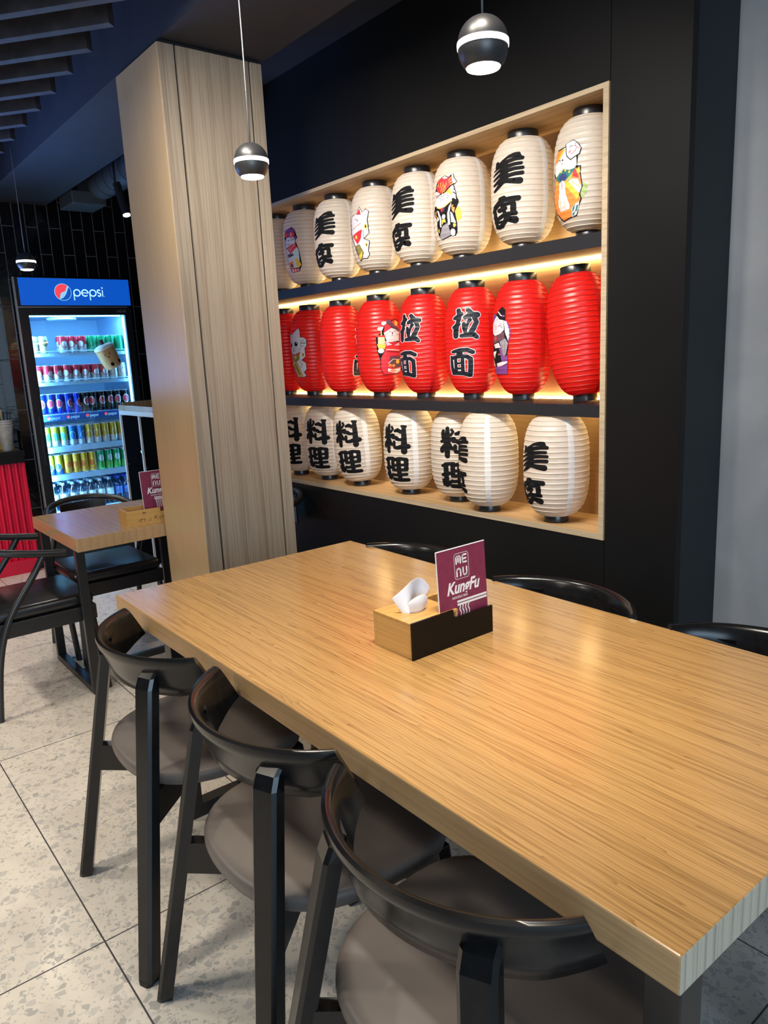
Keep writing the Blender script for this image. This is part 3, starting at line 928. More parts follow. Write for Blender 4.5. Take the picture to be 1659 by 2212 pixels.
fish_cat = (O(0, 'p_yellow', 800, 1430, 112, 205)
    + S(1, 'ink', (190, 1080), (640, 960), (780, 940), (835, 1020), (835, 1090), (720, 1350), (775, 1690), (770, 1950), (700, 2050), (560, 2045), (250, 2125), (190, 2020), (170, 1850), (185, 1500), (112, 1310), (130, 1100))
    + S(2, 'p_grey', (330, 1720), (500, 1650), (560, 2010), (250, 2105), (205, 2020), (300, 1800))
    + S(2, 'p_white', (200, 1220), (250, 1260), (320, 1500), (300, 1740), (262, 1740), (272, 1500)) + S(2, 'p_white', (630, 1060), (560, 1350), (570, 1700), (510, 1720), (492, 1400), (550, 1180))
    + S(2, 'p_white', (585, 1330), (640, 1380), (745, 1690), (600, 1640)) + S(2, 'p_white', (215, 1400), (255, 1500), (200, 1560), (195, 1480))
    + O(3, 'ink', 630, 1940, 90, 120) + O(4, 'p_pink', 630, 1940, 76, 105) + S(3, 'p_yellow', (335, 1530), (430, 1530), (442, 1640), (385, 1600), (332, 1690))
    + O(3, 'p_white', 390, 1450, 52, 70) + S(2, 'p_red', (300, 1180), (370, 1180), (362, 1300), (322, 1300)) + S(2, 'p_navy', (372, 1180), (440, 1170), (400, 1290), (372, 1270))
    + S(3, 'p_orange', (620, 1140), (690, 1150), (650, 1200), (725, 1230), (685, 1390), (630, 1290)) + S(3, 'p_orange', (150, 1250), (190, 1240), (170, 1330), (200, 1440), (150, 1370))
    + S(3, 'p_yellow', (650, 1700), (700, 1680), (745, 1740), (700, 1800), (660, 1790)) + S(3, 'p_yellow', (200, 1790), (240, 1780), (220, 1900), (195, 1870))
    + S(2, 'p_white', (190, 900), (330, 780), (480, 760), (640, 830), (640, 1000), (430, 1150), (280, 1180), (180, 1100)) + S(3, 'p_grey', (190, 780), (330, 790), (195, 890))
    + S(3, 'p_yellow', (480, 750), (570, 650), (640, 760), (635, 850), (550, 800)) + K(1, 'ink', 60, (690, 610), (740, 800), (760, 980)) + S(2, 'p_white', (620, 590), (690, 590), (752, 800), (758, 1000), (690, 950), (640, 800))
    + K(3, 'ink', 22, (700, 690), (740, 720)) + K(3, 'ink', 26, (680, 780), (750, 830))
    + S(3, 'ink', (208, 400), (335, 285), (430, 248), (550, 318), (640, 245), (700, 238), (718, 350), (800, 470), (745, 555), (640, 580), (540, 670), (430, 770), (300, 808), (165, 680))
    + S(4, 'p_red', (230, 390), (340, 305), (430, 330), (550, 345), (622, 310), (690, 535), (600, 575), (480, 690), (340, 770), (240, 695), (206, 580))
    + S(5, 'p_white', (636, 265), (690, 250), (700, 365), (782, 478), (735, 540), (680, 515), (650, 420)) + S(5, 'p_white', (192, 650), (320, 768), (285, 790), (180, 690)) + S(5, 'p_pink', (350, 310), (430, 268), (540, 338), (440, 358))
    + sum([K(5, 'p_yellow', 15, (x, y), (x + 8, y + 60), (x - 25, y + 130)) for x, y in ((325, 440), (395, 440), (350, 570), (425, 530), (480, 460), (455, 600), (390, 660))], [])
    + K(5, 'p_yellow', 18, (560, 430), (620, 350)) + K(5, 'p_yellow', 18, (570, 490), (640, 455)) + K(5, 'p_yellow', 18, (600, 545), (680, 525))
    + O(5, 'p_yellow', 245, 490, 22, 45) + O(6, 'ink', 240, 475, 14, 30)
    + K(4, 'ink', 10, (470, 795), (410, 830), (385, 910), (400, 990)) + K(4, 'ink', 11, (500, 890), (545, 950)) + K(4, 'ink', 11, (500, 840), (575, 900)) + O(4, 'ink', 350, 855, 16, 14) + K(4, 'ink', 9, (310, 990), (345, 910), (250, 850))
    + K(4, 'p_yellow', 24, (205, 1140), (290, 1190), (430, 1160), (640, 1020)))
FISH = decal('fish_cat_print', LW, fish_cat, mapper(940, 885, (558 - 360) * 13.83, 0.402 / 237 / 13.83, 0.0), PAL)

mask_cat = (S(0, 'p_green', (740, 1210), (835, 1300), (820, 1400), (760, 1330)) + S(0, 'p_green', (720, 1340), (832, 1430), (800, 1510), (710, 1420)) + S(0, 'p_green', (680, 1470), (795, 1520), (720, 1575), (665, 1520))
    + S(1, 'ink', (125, 880), (150, 660), (200, 345), (390, 315), (640, 560), (620, 820), (705, 830), (695, 1000), (740, 1300), (685, 1480), (715, 1600), (665, 1720), (575, 1975), (180, 2045), (100, 1800), (92, 1500), (120, 1200))
    + S(2, 'p_orange', (140, 980), (600, 860), (680, 1020), (722, 1300), (660, 1500), (690, 1590), (640, 1720), (560, 1950), (205, 2020), (115, 1790), (108, 1500), (135, 1200))
    + S(2, 'p_white', (150, 700), (210, 380), (380, 335), (600, 560), (615, 800), (560, 870), (160, 960), (140, 830)) + S(3, 'p_orange', (148, 660), (190, 375), (330, 355), (200, 620)) + S(4, 'p_yellow', (185, 620), (330, 370), (378, 375), (260, 560))
    + S(3, 'p_teal', (155, 1000), (240, 900), (340, 830), (470, 890), (600, 855), (520, 970), (370, 1110), (240, 1120)) + O(4, 'p_navy', 320, 1020, 85, 85)
    + O(4, 'p_yellow', 285, 880, 22, 32) + O(4, 'p_yellow', 375, 870, 22, 32) + O(4, 'p_yellow', 455, 930, 20, 32)
    + S(4, 'p_green', (375, 1135), (525, 960), (500, 1090), (440, 1135)) + S(4, 'p_green', (160, 1060), (240, 1180), (190, 1185))
    + S(3, 'p_yellow', (372, 1150), (440, 1150), (660, 1460), (640, 1580), (580, 1610), (430, 1500), (372, 1400)) + S(4, 'p_orange', (380, 1250), (600, 1560), (560, 1605), (430, 1500), (380, 1400))
    + S(4, 'p_white', (440, 1150), (500, 1100), (640, 1130), (718, 1330), (672, 1460), (640, 1440)) + K(5, 'p_yellow', 16, (500, 1150), (680, 1330))
    + S(5, 'p_red', (530, 950), (590, 890), (660, 1110), (600, 1090), (540, 1050)) + S(3, 'p_yellow', (595, 915), (675, 845), (690, 980), (655, 1020))
    + S(5, 'p_white', (240, 1160), (310, 1090), (370, 1150), (370, 1390), (445, 1720), (430, 1785), (320, 1800), (212, 1810), (190, 1640), (235, 1400)) + K(6, 'p_red', 9, (300, 1120), (300, 1300)) + K(6, 'p_yellow', 10, (240, 1500), (235, 1780)) + K(6, 'p_yellow', 10, (330, 1600), (330, 1790))
    + S(4, 'p_white', (480, 1760), (660, 1650), (645, 1780), (565, 1945), (450, 1985)) + S(5, 'p_teal', (500, 1770), (560, 1710), (530, 1830), (480, 1870)) + S(5, 'p_teal', (590, 1740), (640, 1720), (600, 1850), (545, 1880)) + S(5, 'p_teal', (480, 1900), (540, 1870), (510, 1950), (465, 1960))
    + S(6, 'ink', (370, 255), (540, 205), (640, 295), (715, 430), (675, 570), (480, 665), (390, 545)) + S(7, 'p_white', (385, 262), (540, 220), (628, 305), (698, 430), (660, 555), (485, 645), (405, 535))
    + K(8, 'p_brightred', 11, (480, 515), (520, 525), (590, 470), (612, 385), (660, 430)) + K(8, 'ink', 10, (458, 370), (490, 340), (528, 355)) + O(8, 'p_brightred', 582, 355, 18, 14) + K(8, 'ink', 10, (595, 285), (592, 320)) + K(8, 'p_brightred', 11, (445, 465), (495, 430)) + K(8, 'p_brightred', 11, (445, 495), (490, 465))
    + K(4, 'ink', 12, (190, 610), (230, 590), (265, 615)) + O(4, 'ink', 312, 615, 16, 18) + K(4, 'p_brightred', 12, (300, 680), (303, 710)) + K(4, 'p_pink', 10, (280, 800), (300, 812), (325, 800)))
MASK = decal('masked_cat_print', LW, mask_cat, mapper(885, 800, (503 - 280) * 11.06, 0.402 / 282 / 11.06, 0.0), PAL)

waving = (S(0, 'ink', (850, 335), (893, 308), (918, 252), (942, 310), (965, 282), (994, 308), (980, 380), (990, 500), (950, 545), (990, 570), (975, 650), (980, 690), (952, 724), (915, 720), (885, 738), (868, 600), (848, 480))
    + S(1, 'p_white', (855, 335), (895, 312), (918, 262), (940, 314), (966, 288), (989, 310), (974, 380), (984, 500), (942, 545), (984, 572), (969, 650), (974, 690), (950, 717), (915, 713), (888, 730), (874, 600), (854, 480))
    + S(2, 'p_red', (895, 322), (919, 272), (931, 330)) + S(2, 'p_red', (860, 500), (936, 458), (920, 545), (893, 588)) + O(3, 'p_yellow', 887, 520, 8, 18)
    + S(2, 'ink', (876, 598), (906, 588), (931, 660), (917, 703), (884, 735)) + S(3, 'p_olive', (880, 602), (904, 592), (927, 660), (914, 700), (886, 729)) + S(4, 'p_yellow', (886, 690), (925, 650), (912, 700), (888, 726))
    + O(2, 'p_yellow', 962, 440, 11, 28) + O(3, 'ink', 963, 438, 5, 14) + O(2, 'p_yellow', 961, 602, 8, 20) + O(3, 'ink', 961, 602, 4, 10)
    + K(2, 'ink', 3.5, (885, 360), (905, 372), (900, 385)) + K(2, 'p_red', 4, (866, 445), (890, 425), (925, 405)) + K(2, 'p_grey', 3, (950, 330), (955, 350)) + K(2, 'p_grey', 3, (965, 326), (968, 348)) + K(2, 'ink', 3, (943, 470), (944, 545)))
WAVE = decal('waving_cat_print', LW, waving, mapper(1045, 203, (590 - 380) * 4.1475, 0.402 / 208 / 4.1475, 0.0), PAL)

hat_cat = (S(0, 'ink', (70, 130), (190, 66), (245, 125), (288, 290), (248, 330), (305, 520), (338, 800), (275, 925), (116, 945), (92, 760), (66, 450), (58, 250))
    + S(1, 'p_white', (75, 300), (240, 300), (245, 400), (296, 520), (300, 700), (280, 850), (110, 850), (98, 760), (72, 450))
    + S(2, 'p_purple', (74, 130), (190, 72), (240, 125), (240, 240), (283, 290), (244, 325), (130, 262)) + O(3, 'p_brightred', 185, 215, 50, 55) + O(3, 'p_brightred', 92, 205, 26, 55) + K(4, 'p_white', 12, (180, 180), (180, 250))
    + O(2, 'p_white', 155, 335, 86, 92) + K(3, 'p_red', 7, (175, 320), (205, 310), (232, 330)) + O(3, 'ink', 125, 320, 8, 12) + K(3, 'ink', 6, (100, 370), (125, 400), (150, 380))
    + S(3, 'p_brightred', (78, 460), (240, 378), (272, 460), (150, 575)) + K(4, 'p_white', 9, (130, 540), (235, 400)) + K(4, 'p_white', 9, (100, 500), (150, 460))
    + S(3, 'p_sky', (205, 560), (270, 465), (299, 600), (292, 690), (190, 640)) + S(3, 'p_plum', (95, 580), (190, 570), (200, 620), (110, 650)) + S(3, 'p_yellow', (225, 680), (265, 670), (330, 800), (280, 845), (230, 820))
    + S(3, 'p_orange', (105, 740), (180, 715), (178, 860), (108, 850)) + O(4, 'p_plum', 148, 800, 24, 36)
    + S(3, 'p_white', (110, 865), (285, 870), (272, 915), (118, 938)) + sum([S(4, 'p_brightred', (x, 866), (x + 24, 866), (x + 20, 925), (x - 4, 930)) for x in (115, 165, 215, 255)], []))
HATC = decal('purple_hat_cat_print', LW, hat_cat, mapper(436, 420, (622 - 480) * 8.73, 0.402 / 186 / 8.73, 0.0), PAL)

coin_cat = (S(0, 'ink', (144, 225), (172, 255), (206, 215), (250, 178), (276, 220), (278, 300), (310, 295), (352, 328), (352, 402), (326, 440), (330, 545), (292, 578), (280, 585), (328, 620), (332, 700), (296, 740), (318, 782), (285, 806), (200, 806), (172, 700), (158, 500), (146, 400))
    + S(1, 'p_white', (148, 235), (172, 262), (210, 220), (250, 185), (270, 220), (272, 302), (310, 301), (346, 330), (346, 400), (320, 440), (324, 542), (290, 570), (272, 585), (322, 622), (326, 700), (288, 740), (312, 782), (282, 800), (204, 800), (178, 700), (164, 500), (152, 400))
    + S(2, 'p_pink', (222, 260), (250, 200), (266, 290)) + O(2, 'ink', 165, 392, 8, 30) + O(2, 'ink', 220, 380, 20, 29) + O(3, 'p_white', 226, 368, 5, 8) + O(2, 'p_pink', 188, 425, 7, 6) + K(2, 'ink', 4, (178, 465), (190, 470), (205, 462)) + K(2, 'ink', 4, (190, 430), (190, 465))
    + K(2, 'ink', 4, (278, 340), (280, 420), (250, 475)) + K(2, 'ink', 4, (280, 405), (318, 412)) + K(2, 'ink', 8, (282, 372), (340, 374)) + K(2, 'ink', 4, (296, 335), (298, 350)) + K(2, 'ink', 4, (312, 332), (313, 350)) + K(2, 'ink', 4, (255, 590), (278, 640), (255, 680))
    + S(2, 'p_olive', (162, 530), (256, 500), (250, 580), (200, 612), (172, 580)) + K(3, 'p_red', 17, (163, 515), (210, 516), (258, 492)) + O(4, 'p_yellow', 203, 545, 15, 26)
    + K(2, 'ink', 58, (192, 625), (238, 775)) + K(3, 'p_yellow', 50, (192, 625), (238, 775)) + K(4, 'p_olive', 26, (194, 635), (236, 765)) + O(2, 'p_yellow', 298, 520, 13, 30) + O(3, 'ink', 298, 518, 6, 16))
COIN = decal('lucky_cat_print', LR, coin_cat, mapper(409, 262, (858 - 680) * 5.925, 0.462 / 196 / 5.925, 0.0), PAL)

tea_cat = (K(0, 'p_pink', 48, (1345, 132), (1400, 132)) + K(0, 'p_pink', 48, (1296, 198), (1380, 198))
    + S(1, 'ink', (1290, 590), (1255, 460), (1248, 300), (1320, 235), (1355, 160), (1400, 120), (1490, 80), (1535, 105), (1545, 240), (1545, 600), (1550, 720), (1505, 772), (1320, 772), (1290, 690))
    + S(2, 'p_red', (1350, 360), (1535, 370), (1541, 600), (1541, 730), (1500, 766), (1325, 766), (1297, 690), (1300, 560), (1345, 480))
    + S(2, 'p_white', (1345, 250), (1440, 190), (1528, 230), (1532, 350), (1380, 370)) + S(3, 'p_red', (1345, 250), (1360, 160), (1400, 130), (1440, 190)) + S(2, 'p_brightred', (1440, 120), (1488, 88), (1530, 112), (1530, 230), (1470, 180)) + O(3, 'p_yellow', 1500, 135, 15, 30)
    + K(4, 'p_plum', [60, 40, 34], (1410, 115), (1455, 165), (1525, 222)) + O(3, 'ink', 1448, 255, 8, 8) + K(3, 'ink', 5, (1425, 230), (1412, 240)) + K(3, 'ink', 5, (1470, 235), (1485, 228)) + K(3, 'ink', 4, (1448, 262), (1446, 290)) + K(3, 'ink', 4, (1390, 260), (1360, 275)) + K(3, 'ink', 4, (1490, 265), (1520, 280))
    + S(2, 'p_beige', (1275, 300), (1350, 300), (1362, 400), (1272, 400)) + K(3, 'p_brightred', 22, (1266, 287), (1352, 292)) + K(3, 'p_yellow', 14, (1316, 235), (1316, 280)) + S(3, 'p_yellow', (1260, 385), (1365, 395), (1345, 450), (1275, 440)) + O(4, 'p_white', 1303, 470, 36, 30)
    + S(3, 'p_pink', (1360, 350), (1440, 400), (1375, 410)) + S(3, 'p_pink', (1525, 370), (1460, 410), (1525, 410)) + S(3, 'p_brightred', (1365, 425), (1530, 440), (1530, 500), (1365, 480)) + K(4, 'p_white', 9, (1370, 455), (1525, 475)) + K(4, 'ink', 6, (1370, 480), (1525, 495))
    + S(3, 'p_plum', (1410, 540), (1540, 545), (1545, 680), (1440, 690), (1390, 640)) + K(4, 'p_white', 8, (1385, 630), (1440, 580), (1530, 590)) + O(4, 'p_yellow', 1497, 612, 20, 30) + O(4, 'p_orange', 1405, 655, 20, 18) + O(4, 'p_orange', 1448, 660, 20, 18)
    + S(4, 'p_white', (1380, 690), (1440, 710), (1535, 690), (1530, 735), (1495, 760), (1380, 735)) + O(5, 'p_orange', 1440, 725, 35, 12))
TEA = decal('tea_cat_print', LR, tea_cat, mapper(1297, 290, (860 - 680) * 5.925, 0.462 / 220 / 5.925, 0.0), PAL)

fan_cat = (S(0, 'p_purple', (1300, 680), (1380, 710), (1460, 890), (1450, 1050), (1412, 1165), (1330, 960)) + S(1, 'p_white', (1310, 690), (1370, 720), (1430, 890), (1425, 1050), (1400, 1140), (1330, 950))
    + sum([S(2, 'p_purple', (x, y), (x + 45, y + 10), (x + 30, y + 50)) for x, y in ((1365, 740), (1390, 830), (1410, 910), (1410, 1000), (1395, 1080))], [])
    + S(1, 'ink', (1045, 520), (1125, 535), (1240, 600), (1305, 680), (1335, 950), (1405, 1150), (1405, 1290), (1375, 1400), (1385, 1620), (1345, 1890), (1050, 1895), (1025, 1600), (1030, 1000))
    + S(2, 'p_purple', (1055, 530), (1130, 545), (1080, 700), (1048, 760)) + S(2, 'p_pink', (1140, 565), (1305, 690), (1310, 900), (1220, 970), (1110, 1015), (1052, 960), (1048, 770))
    + S(3, 'ink', (1125, 540), (1190, 440), (1250, 378), (1335, 450), (1340, 600), (1345, 692), (1200, 655)) + K(4, 'p_pink', 22, (1170, 490), (1240, 575), (1310, 590)) + O(5, 'p_purple', 1285, 590, 26, 20)
    + K(3, 'ink', 10, (1185, 805), (1230, 790), (1275, 855)) + K(3, 'ink', 8, (1205, 760), (1240, 745), (1275, 775)) + K(3, 'ink', 8, (1065, 760), (1080, 780)) + K(3, 'p_plum', 8, (1125, 760), (1122, 890)) + O(3, 'ink', 1150, 655, 8, 14)
    + S(2, 'p_plum', (1042, 1000), (1120, 1020), (1310, 930), (1325, 1090), (1150, 1160), (1060, 1190)) + S(3, 'p_brightred', (1085, 1030), (1140, 1035), (1112, 1165))
    + S(3, 'p_pink', (1080, 1210), (1180, 1170), (1240, 1280), (1100, 1290)) + K(4, 'p_orange', 8, (1075, 1240), (1140, 1225)) + S(3, 'p_grey', (1200, 1150), (1340, 1085), (1400, 1190), (1350, 1420), (1300, 1500), (1262, 1400), (1240, 1250)) + K(4, 'p_plum', 7, (1260, 1180), (1290, 1450)) + K(4, 'p_plum', 7, (1320, 1150), (1320, 1420))
    + S(2, 'p_purple', (1190, 1300), (1250, 1300), (1300, 1500), (1372, 1440), (1372, 1620), (1240, 1600)) + S(3, 'p_white', (1050, 1380), (1130, 1350), (1080, 1520)) + S(3, 'p_orange', (1170, 1410), (1215, 1440), (1175, 1450)) + S(3, 'p_pink', (1035, 1520), (1080, 1700), (1035, 1690))
    + S(3, 'p_pink', (1115, 1640), (1240, 1600), (1372, 1590), (1372, 1625), (1240, 1690), (1120, 1715)) + S(2, 'p_purple', (1035, 1715), (1240, 1705), (1375, 1640), (1340, 1880), (1055, 1885)))
FANC = decal('fan_cat_print', LR, fan_cat, mapper(1732, 695, (862 - 620) * 10.37, 0.462 / 275 / 10.37, 0.0), PAL)

mesh_cache = {}


def lantern(kind, x, z, label, group, dec=None, decname=None, turn=0.0, tilt=0.0, y=2.212):
    lan = {'w': LW, 'r': LR, 'b': LB}[kind]
    face = math.atan2(-x, y)
    t = thing('paper_lantern', label, 'lantern', (x, y, z), face + math.radians(turn), group)
    if tilt:
        t.rotation_mode = 'QUATERNION'
        t.rotation_quaternion = (Matrix.Rotation(math.radians(tilt), 3, 'Y') @ Matrix.Rotation(face + math.radians(turn), 3, 'Z')).to_quaternion()
    if kind not in mesh_cache:
        sh = obj('shade', lan.shade(), ['paper_red', 'rib_shade_red'] if kind == 'r' else ['paper_white', 'rib_shade_white'], t, smooth=True)
        rt = obj('top_ring', lan.ring(True), 'ring_black', t, smooth=True, angle=0.7)
        rb = obj('bottom_ring', lan.ring(False), 'ring_black', t, smooth=True, angle=0.7)
        mesh_cache[kind] = (sh.data, rt.data, rb.data)
        # paper joint down one side
        b = B()
        zz = [q for q in lan.zl if lan.z0 + 0.004 < q < lan.z1 - 0.004]
        rows = [[b.verts.new(((lan.r(q) + 0.0006) * math.sin(a), -(lan.r(q) + 0.0006) * math.cos(a), q)) for a in [0.62 + 0.2 * k / 4 for k in range(5)]] for q in zz]
        for i in range(len(rows) - 1):
            for k in range(4):
                b.faces.new((rows[i][k], rows[i][k + 1], rows[i + 1][k + 1], rows[i + 1][k]))
        mesh_cache[kind + 's'] = obj('paper_seam', b, 'seam_red' if kind == 'r' else 'seam_white', t, smooth=True).data
        if kind == 'r':
            b = B(); tube(b, smooth_path([(0, 0, 0.494), (0, 0, 0.475), (0.006, 0, 0.468), (0, 0, 0.462), (-0.006, 0, 0.467)], 5), 0.0009, 6)
            box(b, -0.05, 0.05, -0.001, 0.001, 0.456, 0.4585)
            mesh_cache['wire'] = obj('hanging_wire', b, 'wire', t).data
    else:
        a, bb, c = mesh_cache[kind]
        mobj('shade', a, t); mobj('top_ring', bb, t); mobj('bottom_ring', c, t)
        mobj('paper_seam', mesh_cache[kind + 's'], t)
        if kind == 'r':
            mobj('hanging_wire', mesh_cache['wire'], t)
    if dec is not None:
        for d in (dec if isinstance(dec, list) else [dec]):
            mobj(decname, d, t)
    return t


G1, G2, G3 = 'white lanterns on the upper shelf', 'red lanterns hung in the middle row', 'white lanterns on the bottom board'
ZT = 1.8022
for x, dec, dn, turn, lab in (
    (-3.60, None, None, 0, 'plain white paper lantern on the upper shelf, half hidden by the oak column'),
    (-3.335, HATC, 'cat_print', 0, 'white paper lantern printed with a cat in a purple hat, upper row'),
    (-3.055, FOOD, 'lettering', -7, 'white lettered lantern between the purple-hat cat and waving cat lanterns, upper row'),
    (-2.758, WAVE, 'cat_print', 0, 'white paper lantern printed with a waving cat in a red bib, upper row'),
    (-2.472, FOOD, 'lettering', -10, 'white lettered lantern between the waving cat and fish cat lanterns, upper row'),
    (-2.213, FISH, 'cat_print', 0, 'white paper lantern printed with a cat wearing a red fish, upper row'),
    (-1.903, FOOD, 'lettering', 0, 'white lettered lantern between the fish cat and masked cat lanterns, upper row'),
    (-1.618, MASK, 'cat_print', 0, 'white paper lantern printed with a masked cat in an orange robe, upper row end')):
    lantern('w', x, ZT, lab, G1, dec, dn, turn)
ZR = 1.2605
for x, dec, dn, turn, tilt, lab in (
    (-3.60, None, None, 0, 0, 'plain red lantern in the middle row, mostly hidden by the oak column'),
    (-3.345, COIN, 'cat_print', 0, 0, 'red lantern printed with a white lucky cat raising a paw'),
    (-3.072, RAMEN, 'lettering', 82, 0, 'red lantern showing no print, between the lucky cat and the tea cat lanterns'),
    (-2.772, TEA, 'cat_print', 0, 0, 'red lantern printed with a cat in a red kimono holding a drink'),
    (-2.465, RAMEN, 'lettering', -22, 0, 'red lantern with black brush characters at its edge, beside the tea cat lantern'),
    (-2.175, RAMEN, 'lettering', 0, 0, 'red lantern with black brush characters facing forward in full view'),
    (-1.912, FANC, 'cat_print', 0, 0, 'red lantern printed with a cat in a black and purple hat'),
    (-1.628, None, None, 0, -6, 'plain red lantern leaning over at the right end of the middle row')):
    lantern('r', x, ZR, lab, G2, dec, dn, turn, tilt)
ZB = 0.8222
for x, y, dec, dn, turn, tilt, lab in (
    (-3.535, 2.212, COOK, 'lettering', -22, 0, 'white bottom-row lantern with black brush characters, cut off by the oak column'),
    (-3.255, 2.212, COOK, 'lettering', -24, 0, 'white bottom-row lantern with black brush characters, second from the oak column'),
    (-2.955, 2.20, COOK, 'lettering', -20, -5, 'white bottom-row lantern with black brush characters, leaning to its left'),
    (-2.585, 2.205, COOK, 'lettering', -28, 0, 'white bottom-row lantern with black characters, just right of the leaning one'),
    (-2.283, 2.222, COOK, 'lettering', 0, 0, 'white bottom-row lantern with black brush characters facing forward, overlapped by a blank lantern'),
    (-2.045, 2.155, FOODB, 'lettering', -43, 0, 'white bottom-row lantern turned to show mostly blank paper, standing forward of its neighbours'),
    (-1.722, 2.170, FOODB, 'lettering', -15, 0, 'white bottom-row lantern with black characters at the right end of the bottom board')):
    lantern('b', x, ZB, lab, G3, dec, dn, turn, tilt, y)

# ------------------------------------------------------------------ long oak table
tb = thing('long_table', 'long light oak dining table with thick top in front of the lantern wall', 'table', (-1.347, 1.180, 0), math.radians(-0.45))
hx, hy = 0.968, 0.461
b = B(); box(b, -hx, hx, -hy, hy, 0.694, 0.75, bevel=0.003)
top = obj('tabletop', b, ['table_oak', 'edge_oak', 'end_oak'], tb)
for p in top.data.polygons:
    if abs(p.normal.x) > 0.8:
        p.material_index = 2
    elif abs(p.normal.y) > 0.8 or p.normal.z < -0.5:
        p.material_index = 1
for x, y in ((-0.80, 0.35), (0.940, 0.428)):
    for sy in (-1, 1):
        b = B(); box(b, x - 0.025, x + 0.025, sy * y - 0.025, sy * y + 0.025, 0, 0.694, bevel=0.002)
        obj('leg', b, 'black_metal', tb)
    b = B(); box(b, x - 0.025, x + 0.025, -y + 0.025, y - 0.025, 0.0, 0.045, bevel=0.002)
    obj('foot_rail', b, 'black_metal', tb)
b = B(); box(b, -0.77, 0.9, -0.03, 0.03, 0.62, 0.694)
obj('under_beam', b, 'black_metal', tb)

# ------------------------------------------------------------------ dining chairs with curved black backrest
def backrest_bm():
    b = B()
    R, half = 0.292, math.radians(58)
    N = 34
    yb = -0.235                     # centre line at the middle of the top
    # cross-section (radial offset outward, height, forward slide)
    sec = [(-0.010, 0.668), (-0.011, 0.70), (-0.011, 0.745), (-0.010, 0.764), (-0.006, 0.772), (0.001, 0.775), (0.008, 0.772), (0.0115, 0.764), (0.0115, 0.752), (0.0075, 0.742), (0.0068, 0.70), (0.005, 0.668), (-0.003, 0.662)]
    rings = []
    for i in range(N + 1):
        a = -half + 2 * half * i / N
        ring = []
        edge = abs(a) / half
        for ro, z in sec:
            sl = (0.774 - z) / 0.11
            # the end cut slopes forward towards the bottom
            aa = a * (1 + 0.05 * sl)
            lift = 0.018 * max(0, edge - 0.72) / 0.28 * sl
            r = R + ro
            ring.append(b.verts.new((r * math.sin(aa) * (1 - 0.02 * sl), yb + R - r * math.cos(aa) + 0.034 * sl, z + lift)))
        rings.append(ring)
    n = len(sec)
    for i in range(N):
        for k in range(n):
            b.faces.new((rings[i][k], rings[i][(k + 1) % n], rings[i + 1][(k + 1) % n], rings[i + 1][k]))
    b.faces.new(rings[0]); b.faces.new(rings[-1])
    return b


def seat_bm(hw=0.25, y0=-0.232, y1=0.225, z0=0.436, z1=0.474):
    b = B()
    N = 56
    def outline(s):
        out = []
        for k in range(N):
            a = 2 * PI * k / N
            ca, sa = math.cos(a), math.sin(a)
            p = 2.5 if sa < 0 else 3.6
            d = (abs(ca) ** p + abs(sa) ** p) ** (-1 / p)
            x = hw * ca * d; y = (y1 - y0) / 2 * sa * d
            x *= 1.0 + 0.05 * (y / ((y1 - y0) / 2))
            out.append((x * s, y * s + (y0 + y1) / 2))
        return out
    lev = [(0.95, z0), (0.99, z0 + 0.005), (1.0, z0 + 0.014), (0.998, z1 - 0.013), (0.985, z1 - 0.005), (0.955, z1 - 0.001), (0.88, z1), (0.5, z1 - 0.004), (0.2, z1 - 0.006)]
    rings = [[b.verts.new((x, y, z)) for x, y in outline(s)] for s, z in lev]
    for i in range(len(rings) - 1):
        for k in range(N):
            b.faces.new((rings[i][k], rings[i][(k + 1) % N], rings[i + 1][(k + 1) % N], rings[i + 1][k]))
    b.faces.new(rings[0]); b.faces.new(rings[-1])
    return b


def rear_leg_bm(s):
    b = B()
    foot = Vector((s * 0.256, -0.300, 0)); top = Vector((s * 0.150, -0.183, 0.740))
    wx0, wy0, wx1, wy1 = 0.043, 0.036, 0.056, 0.030
    vs = []
    stages = [(0.0, 0.84), (0.014, 1), (0.94, 1), (0.975, 0.97), (1.0, 0.9)]
    for t, sc in stages:
        p = foot.lerp(top, t)
        wx = (wx0 + (wx1 - wx0) * min(1, t)) * sc; wy = (wy0 + (wy1 - wy0) * t)
        ch = 0.007
        pts = [(-wx / 2 + ch, -wy / 2), (wx / 2 - ch, -wy / 2), (wx / 2, -wy / 2 + ch), (wx / 2, wy / 2), (-wx / 2, wy / 2), (-wx / 2, -wy / 2 + ch)]
        fwd = 0.020 if t == 1.0 else 0.006 if t > 0.96 else 0
        ang = s * math.radians(24)
        vs.append([b.verts.new((p.x + u * math.cos(ang) - v * math.sin(ang), p.y + u * math.sin(ang) + v * math.cos(ang) + (fwd if v < 0 else 0), p.z)) for u, v in pts])
    for i in range(len(vs) - 1):
        for k in range(6):
            b.faces.new((vs[i][k], vs[i][(k + 1) % 6], vs[i + 1][(k + 1) % 6], vs[i + 1][k]))
    b.faces.new(vs[0]); b.faces.new(vs[-1])
    return b


